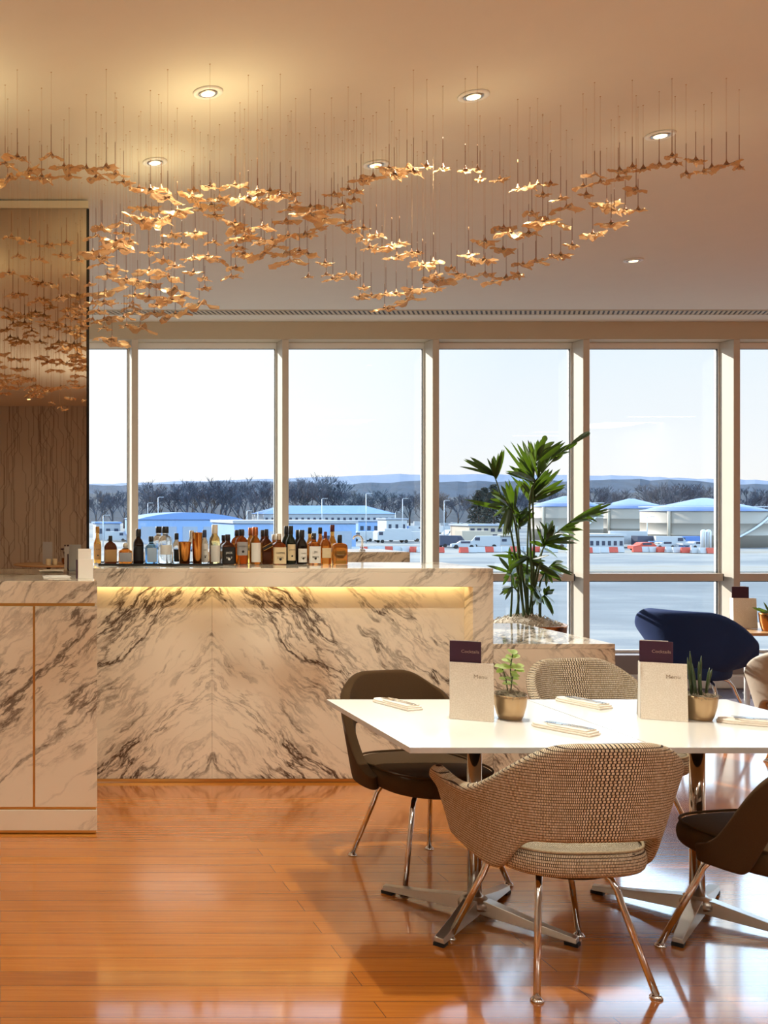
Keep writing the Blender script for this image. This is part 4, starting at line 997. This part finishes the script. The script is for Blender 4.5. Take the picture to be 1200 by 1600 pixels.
# --- bare trees
def tree_meshes(seed, warm=False, ever=False):
    q = random.Random(seed); cr = MB()
    H = 15.0; tips = []
    def grow(p, d, l, r, lev):
        if lev >= 6 or l < .35: return
        e = p+d*l; w = max(r, .045); s = Vector((1,0,0)).cross(d); s = s.normalized() if s.length > .1 else Vector((0,1,0)); s2 = s.cross(d).normalized()
        cr.add([p+s*w, p-s*w*.6+s2*w*.8, p-s*w*.6-s2*w*.8, e+s*w*.55, e-s*w*.33+s2*w*.45, e-s*w*.33-s2*w*.45], [(0,1,4,3),(1,2,5,4),(2,0,3,5)])
        for _ in range(q.choice((3,3,4)) if lev < 4 else 4):
            nd = (d+Vector((q.uniform(-1,1), q.uniform(-1,1), q.uniform(-.25,.75)))*.78).normalized(); grow(p+d*l*q.uniform(.55,1), nd, l*q.uniform(.58,.82), r*.58, lev+1)
    if not ever:
        for k in range(5): grow(Vector((0,0,3.0+k*.8)), Vector((q.uniform(-.6,.6), q.uniform(-.6,.6), 1)).normalized(), 4.0, .20, 1)
    else:
        for k in range(900):
            h = q.random()**.8; R = 3.4*(1-h)**.8+.3; a = q.uniform(0,2*PI); r = R*math.sqrt(q.uniform(.2,1)); c = Vector((r*math.cos(a), r*math.sin(a), 1.5+h*13.0)); l = q.uniform(.5,1.0)
            d = Vector((math.cos(a), math.sin(a), q.uniform(-.6,.2))); s = Vector((-d.y, d.x, q.uniform(-.3,.3)))
            cr.add([c-d*l*.3-s*.35*l, c+d*l, c-d*l*.3+s*.35*l, c+Vector((0,0,.35*l))], [(0,1,2),(0,1,3),(1,2,3),(0,2,3)])
    tr = MB(); tr.tube([(0,0,0),(.05,0,2.5),(0,.05,6.5)], [.36,.28,.16], 8)
    return cr.mesh('crown', 'evergreen' if ever else ('twig_warm' if warm else 'twig')), tr.mesh('trunk', 'bark')
TM = [tree_meshes(1), tree_meshes(2), tree_meshes(3, True), tree_meshes(4), tree_meshes(5, False, True)]
trees = []
q = random.Random(21)
TR = [(232,752,330,0),(250,758,340,2),(272,757,330,1),(292,751,325,0),(318,748,320,3),(345,750,320,1),(372,752,325,0),(352,756,350,3),(398,748,318,3),(420,752,330,0),(440,753,325,1),(462,748,315,0),(486,744,305,3),(508,743,300,1),(530,750,312,0),(300,760,360,2),(330,762,360,2),(382,760,360,1),(470,757,350,2),(515,756,345,0),(553,766,370,0),(574,768,380,3),(596,766,380,1),(616,769,390,0),(640,768,390,3),(160,766,360,2),(150,770,340,0),(176,768,350,3),(194,768,345,1),(212,766,350,0),(660,770,390,1),
 (696,770,390,2),(716,772,380,0),(738,770,380,2),(757,762,330,4),(772,757,320,4),(748,766,335,4),(792,768,360,0),(812,766,370,3),(834,764,370,1),(858,764,380,0),(880,764,380,3),(930,762,380,1),(945,760,380,0),(962,762,385,3),(1010,757,380,1),(1030,755,375,0),(1048,754,375,3),(1066,755,380,1),(1085,756,380,0),(1103,758,385,3),(1170,762,360,0),(1190,764,360,1)]
for i, (x, y, d, k) in enumerate(sorted(TR)):
    if 395 < x < 700: d = max(d, 380)
    for k_ in range(40):
        d2 = d+q.uniform(-.1,1)*(10+2.6*k_); p_ = Gd(x, d2)
        if all((p_-o_).length > 9.5 for o_ in trees): break
    d = d2; trees.append(p_)
    c, t_ = TM[k]; h = W(x, y, d).z-GZ
    kind = 'dark evergreen' if k == 4 else 'bare winter'
    t = thing('tree', '%s tree beyond the airfield, %s along the skyline from the mirror' % (kind, NTH[i] if i < 40 else '%s after the fortieth' % NTH[i-40]), 'tree', Gd(x, d), q.uniform(0, 6), 'trees beyond the airfield')
    link('crown', c, t); link('trunk', t_, t); s = h/(15.0 if k != 4 else 14.6); t.scale = (s*1.15, s*1.15, s)

# --- buildings
def building(name, label, x0, x1, d, ytop, ybase, depth, wall, roof, kind='flat', rise=0.0, win=None, doors=0, over=.3):
    a, b = W(x0, ytop, d), W(x1, ytop, d); z1 = a.z; w = b.x-a.x; h = z1-GZ
    t = thing(name, label, 'building', (a.x, d, GZ))
    MB().box(0, w, 0, depth, .0, h).obj('wall', wall, t)
    if kind == 'hip':
        o = over; e = min(w/2, depth/2)
        r_ = MB(); r_.add([(-o,-o,h+.02),(w+o,-o,h+.02),(w+o,depth+o,h+.02),(-o,depth+o,h+.02),(e,depth/2,h+rise),(w-e,depth/2,h+rise)], [(0,1,5,4),(1,2,5),(2,3,4,5),(3,0,4),(3,2,1,0)]); r_.obj('roof', roof, t)
    elif kind == 'vault':
        r_ = MB(); n = 14; prof = [(-over+(w+2*over)*i/n, h+.02+rise*math.sin(PI*i/n)**.8) for i in range(n+1)]; vs = [(x,-over,z) for x, z in prof]+[(x,depth+over,z) for x, z in prof]
        r_.add(vs, [(i,i+1,n+2+i,n+1+i) for i in range(n)]+[tuple(range(n+1))[::-1], tuple(range(n+1,2*n+2)), (0,n+1,2*n+1,n)]); r_.obj('roof', roof, t)
    else: MB().box(-.3, w+.3, -.3, depth+.3, h+.02, h+.02+max(.35, rise)).obj('roof', roof, t)
    if win:
        for (nw, zc, zh, frac) in win:
            for i in range(nw):
                c = w*(i+.5)/nw; hw = w/nw*frac/2; MB().box(c-hw, c+hw, -.06, .02, h*zc, h*(zc+zh)).obj('window', 'dark_glass', t)
    for i in range(doors):
        c = w*(i+.5)/doors; hw = w/doors*.36; MB().box(c-hw, c+hw, -.08, .02, .05, h*.72).obj('roller_door', 'grey_roof', t)
    return t
building('warehouse','long blue vaulted shed behind the first bottles',216,378,205,812,845,22,'blue_wall','blue_roof','vault',1.5,None,5)
building('workshop','flat roofed blue depot behind the middle bottles',366,556,172,818,862,18,'blue_wall','pale_wall','flat',.5,[(2,.25,.3,.5)],4)
building('office_block','long two storey block with hipped roof beyond the depot',412,618,345,803,826,16,'pale_wall','blue_roof','hip',3.0,[(22,.60,.18,.42),(22,.2,.18,.42)])
building('site_office','small cream two storey office behind the palm',733,786,215,822,850,9,'cream_wall','grey_roof','flat',.4,[(5,.66,.2,.6),(4,.2,.2,.4)])
building('store_hut','low pale hut beside the small office',776,800,200,838,853,5,'pale_wall','cream_wall','flat',.2,[(1,.4,.3,.3)])
building('store_hut','white cabin among the parked vehicles',604,636,250,812,834,6,'white_paint','grey_roof','flat',.3,[(3,.5,.25,.4)])
building('equipment_shed','low white equipment shed before the pale tanks',920,975,185,838,858,8,'white_paint','white_paint','flat',.4,[(6,.2,.4,.5)])
building('equipment_shed','low grey shed between the tree line and vehicles',560,604,270,815,830,8,'blue_wall','grey_roof','flat',.3,[(4,.4,.3,.5)])
building('equipment_shed','small pale shed behind the squat rum bottle',150,188,230,818,836,8,'pale_wall','blue_roof','flat',.3,[(3,.4,.3,.5)])
# --- fuel tanks
def tank(xc, ywall, yapex, rpx, d, label, pipe=True):
    c = Gd(xc, d); R = rpx*d/F; hw = W(0, ywall, d).z-GZ; ha = W(0, yapex, d).z-GZ
    t = thing('fuel_tank', label, 'fuel tank', c)
    MB().lathe([(R,0),(R,hw*.33),(R*1.004,hw*.335),(R,hw*.34),(R,hw*.66),(R*1.004,hw*.665),(R,hw*.67),(R,hw)], 64).obj('wall', 'tank_shell', t)
    MB().lathe([(R*1.012,hw+.01),(R*1.012,hw+.15),(R*.6,hw+(ha-hw)*.48),(R*.1,ha-.1),(R*.04,ha)], 64).obj('roof', 'tank_roof', t)
    MB().tube([(R*1.02*math.cos(a), R*1.02*math.sin(a), hw+.9) for a in [2*PI*i/48 for i in range(49)]], .06, 6).obj('guard_rail', 'galvanised', t)
    st_ = MB(); pts = [(R*1.03*math.cos(-2.0+1.1*s_), R*1.03*math.sin(-2.0+1.1*s_), .1+(hw-.1)*s_) for s_ in [i/20 for i in range(21)]]; st_.tube(pts, .22, 6); st_.obj('stairway', 'galvanised', t)
    if pipe: MB().tube([(-R*.94,-R*.42,.1),(-R*.94,-R*.42,hw)], .28, 8).obj('pipe', 'cream_wall', t)
tank(884, 792, 775, 50, 235, 'blue grey fuel tank half hidden by the palm')
tank(986, 795, 779, 52, 252, 'pale fuel tank between the fourth mullion and the sunlit tank')
tank(1100, 799, 778, 84, 196, 'largest fuel tank, sunlit on one side, near the fifth mullion')
for i, x in enumerate((1099, 1107)):
    c = Gd(x, 168); t = thing('silo', 'tall narrow steel silo before the largest tank, %s of two' % ('inner', 'outer')[i], 'silo', c); MB().lathe([(.42,0),(.42,3.4),(.30,3.7),(.05,3.8)], 20).obj('wall', 'galvanised', t); MB().tube([(-.2,-.46,.1),(-.2,-.46,3.4)], .05, 6).obj('ladder', 'tank_shell', t)
building('portable_cabin','small bright blue cabin on the apron before the largest tank',1068,1078,176,852,862,1.2,'blue_roof','pale_wall','flat',.12,[(1,.6,.2,.5)])
# --- pipework before the tanks
for i, (x, d, w_, h_) in enumerate(((1028,178,3.2,1.5),(1056,182,2.6,1.1),(1004,186,3.0,1.3))):
    t = thing('pipe_rack', 'low grey pipe rack at the foot of the tanks, %s of three' % ('middle','farthest from the palm','nearest the palm')[i], 'pipework', Gd(x, d))
    for k in (-1,0,1): MB().tube([(k*w_/2,0,0),(k*w_/2,0,h_)], .07, 6).obj('post', 'galvanised', t)
    for k in range(3): MB().tube([(-w_/2-.3,-.12*k,h_*(.5+.22*k)),(w_/2+.3,-.12*k,h_*(.5+.22*k))], .09, 8).obj('pipe', ('galvanised','cream_wall','blue_wall')[k], t)
# --- lamp posts
for x, yt, d, lab in ((247,777,230,'tall lamp post beside the first mullion'),(231,786,260,'lamp post just past the first mullion'),(161,805,190,'curved lamp post near the mirror edge'),(386,798,260,'lamp post before the long blue shed'),(403,800,270,'lamp post at the end of the shed'),(503,779,230,'lamp post before the long hipped block'),(572,771,210,'tallest lamp post at the end of the hipped block'),(629,779,235,'lamp post beside the third mullion'),(618,800,300,'short lamp post in the vehicle park'),(1011,808,190,'lamp post before the pale tanks'),(694,782,240,'lamp post past the third mullion')):
    b_ = Gd(x, d); h = W(x, yt, d).z-GZ; t = thing('lamp_post', lab, 'lamp post', b_)
    MB().tube([(0,0,0),(0,0,h*.6),(0,0,h-.1)], [.12,.09,.06], 8).obj('pole', 'galvanised', t); MB().tube([(0,0,h-.12),(.25,0,h+.02),(.8,0,h+.04)], .05, 6).obj('arm', 'galvanised', t); MB().box(.7,1.35,-.14,.14,h-.04,h+.08).obj('lantern', 'white_paint', t)
# --- barriers
bm_ = MB(); bm_.add([(-.72,-.3,0),(.72,-.3,0),(.72,.3,0),(-.72,.3,0),(-.72,-.1,.9),(.72,-.1,.9),(.72,.1,.9),(-.72,.1,.9)], [(0,3,2,1),(4,5,6,7),(0,1,5,4),(1,2,6,5),(2,3,7,6),(3,0,4,7)])
BM = [bm_.mesh('barrier_body', 'white_paint'), bm_.mesh('barrier_body', 'red_paint')]
FT = MB().box(-.6,.6,-.34,.34,-.06,-.001).mesh('barrier_foot', 'tyre')
for i in range(44):
    x = 556+i*12.9+(q.uniform(-2,2)); d = 164+2.2*math.sin(i*.4)-.12*max(0, i-24)
    if i in (11, 12, 25, 33): continue
    red = i % 3 == 1; t = thing('traffic_barrier', '%s road barrier on the apron, %s from the flask bottle' % ('red' if red else 'white', NTH[i] if i < 40 else '%s past the fortieth' % NTH[i-40]), 'barrier', Gd(x, d)+Vector((0,0,.065)), q.uniform(-.1,.1), 'barriers across the apron')
    link('barrier_body', BM[1 if red else 0], t); link('barrier_foot', FT, t)
# --- vehicles
def vehicle(kind, mat, label, pos, rz):
    t = thing(kind, label, 'vehicle', pos, rz, 'vehicles parked on the airfield')
    if kind == 'van': pf = [(0,.35),(5.2,.35),(5.2,1.15),(4.75,1.35),(4.1,2.25),(0,2.3)]; win = (3.4,4.25,1.4,2.0); wx = (1.0,4.2); wd = 1.9
    elif kind == 'car': pf = [(0,.3),(4.2,.3),(4.2,.8),(3.2,.95),(2.6,1.42),(.9,1.45),(.15,.95)]; win = (1.0,2.6,.98,1.36); wx = (.8,3.4); wd = 1.7
    else: pf = [(0,.6),(7.6,.6),(7.6,2.3),(7.3,2.6),(6.0,2.6),(6.0,3.1),(0,3.1)]; win = (6.4,7.3,1.7,2.4); wx = (1.2,6.5); wd = 2.4
    n = len(pf); vs = [(x-2.5,-wd/2,z) for x, z in pf]+[(x-2.5,wd/2,z) for x, z in pf]
    MB().add(vs, [tuple(range(n)), tuple(range(n,2*n))[::-1]]+[(i,n+i,n+(i+1)%n,(i+1)%n) for i in range(n)]).obj('body', mat, t)
    MB().box(win[0]-2.5, win[1]-2.5, -wd/2-.02, wd/2+.02, win[2], win[3]).obj('window', 'dark_glass', t)
    for x in wx:
        for s_ in (-1,1):
            w = MB(); w.lathe([(.36,-.12),(.36,.12)], 14); o = w.obj('wheel', 'tyre', t); o.rotation_euler = (PI/2,0,0); o.location = (x-2.5, s_*(wd/2-.08), .36)
VS = [(566,846,'van','white_paint'),(585,842,'car','blue_van'),(600,846,'van','pale_wall'),(622,848,'truck','white_paint'),(640,846,'van','white_paint'),(655,841,'car','dark_van'),(570,835,'car','white_paint'),(596,834,'car','red_paint'),(625,833,'van','blue_van'),(648,833,'van','white_paint'),(658,828,'truck','pale_wall'),
 (694,846,'car','red_paint'),(706,842,'van','white_paint'),(719,845,'van','white_paint'),(697,834,'van','white_paint'),(712,832,'car','blue_van'),(724,834,'truck','pale_wall'),(700,826,'van','pale_wall'),(715,825,'van','white_paint'),(728,826,'car','white_paint'),(738,829,'van','white_paint'),(735,854,'truck','cream_wall'),(758,856,'van','white_paint'),(704,855,'van','dark_van'),(720,857,'car','white_paint'),
 (985,855,'truck','white_paint'),(1012,856,'van','dark_van'),(1032,858,'car','white_paint'),(1048,857,'van','white_paint'),(1072,857,'van','blue_van'),(1092,858,'car','white_paint'),(1000,860,'car','red_paint'),(868,852,'van','white_paint'),(886,856,'car','white_paint'),(195,842,'car','red_paint'),(182,846,'van','white_paint')]
for i, (x, y, k, m) in enumerate(VS):
    col = {'white_paint':'white','pale_wall':'grey','blue_van':'blue','dark_van':'dark','red_paint':'red','cream_wall':'cream'}[m]
    seg = 'between the third mullion and the palm' if 680 < x < 800 else 'beside the flask bottle and third mullion' if 500 < x < 680 else 'before the fuel tanks' if x > 900 else 'behind the palm' if x > 800 else 'behind the squat rum bottle'
    same = [v for v in VS[:i] if v[2] == k and v[3] == m and abs(v[0]-x) < 110]
    vehicle(k, m, '%s %s parked far off %s%s' % (col, k, seg, '' if not same else ', %s one' % NTH[len(same)]), G(x, y), q.uniform(-.5,.5)+(PI if q.random() < .5 else 0))

# ================================================================== sky and sun
w = bpy.data.worlds.new('sky'); scene.world = w; w.use_nodes = True; nt = w.node_tree; nt.nodes.clear()
out = nt.nodes.new('ShaderNodeOutputWorld'); bg = nt.nodes.new('ShaderNodeBackground'); tc = nt.nodes.new('ShaderNodeTexCoord'); sep = nt.nodes.new('ShaderNodeSeparateXYZ'); nt.links.new(tc.outputs[0], sep.inputs[0])
rp = nt.nodes.new('ShaderNodeValToRGB'); e = rp.color_ramp.elements
mp_ = nt.nodes.new('ShaderNodeMapRange'); mp_.inputs[1].default_value = 0; mp_.inputs[2].default_value = 1; nt.links.new(sep.outputs[2], mp_.inputs[0]); nt.links.new(mp_.outputs[0], rp.inputs[0])
for p_, c_ in ((.0,(1.0,.985,.96,1)),(.06,(.94,.975,1.0,1)),(.172,(.80,.92,1.0,1)),(.215,(2.9,3.9,4.8,1)),(.48,(3.4,4.9,6.4,1)),(.7,(1.0,1.5,2.3,1)),(1,(.4,.65,1.2,1))):
    el = e.new(p_); el.color = c_
e.remove(e[0]); e.remove(e[-1])
# brighter towards the sun
sd = Vector((math.sin(SUN_AZ)*math.cos(SUN_EL), math.cos(SUN_AZ)*math.cos(SUN_EL), math.sin(SUN_EL)))
dt = nt.nodes.new('ShaderNodeVectorMath'); dt.operation = 'DOT_PRODUCT'; dt.inputs[1].default_value = sd; nt.links.new(tc.outputs[0], dt.inputs[0])
gl = nt.nodes.new('ShaderNodeMapRange'); gl.inputs[1].default_value = .55; gl.inputs[2].default_value = 1; gl.inputs[3].default_value = 0; gl.inputs[4].default_value = 1; nt.links.new(dt.outputs[1], gl.inputs[0])
mxn = nt.nodes.new('ShaderNodeMix'); mxn.data_type = 'RGBA'; nt.links.new(gl.outputs[0], mxn.inputs[0]); nt.links.new(rp.outputs[0], mxn.inputs[6]); mxn.inputs[7].default_value = (1.35,1.3,1.2,1)
nt.links.new(mxn.outputs[2], bg.inputs[0]); bg.inputs[1].default_value = SKY; nt.links.new(bg.outputs[0], out.inputs[0])
sl = bpy.data.lights.new('sun', 'SUN'); sl.energy = SUN; sl.color = (1.0,.94,.85); sl.angle = math.radians(.6); so = bpy.data.objects.new('sun', sl); COL.objects.link(so); so.rotation_euler = (-sd).to_track_quat('-Z','Y').to_euler()

scene.view_settings.view_transform = 'Standard'; scene.view_settings.look = 'None'; scene.view_settings.gamma = 1; scene.view_settings.use_curve_mapping = False
scene.view_settings.exposure = EXPOSURE
try:
    scene.cycles.use_denoising = True; scene.cycles.denoiser = 'OPENIMAGEDENOISE'
    scene.cycles.max_bounces = 10; scene.cycles.diffuse_bounces = 5; scene.cycles.glossy_bounces = 5; scene.cycles.transmission_bounces = 8; scene.cycles.transparent_max_bounces = 16
    scene.cycles.caustics_reflective = False; scene.cycles.caustics_refractive = False; scene.cycles.sample_clamp_indirect = 6
except Exception as ex: print(ex)
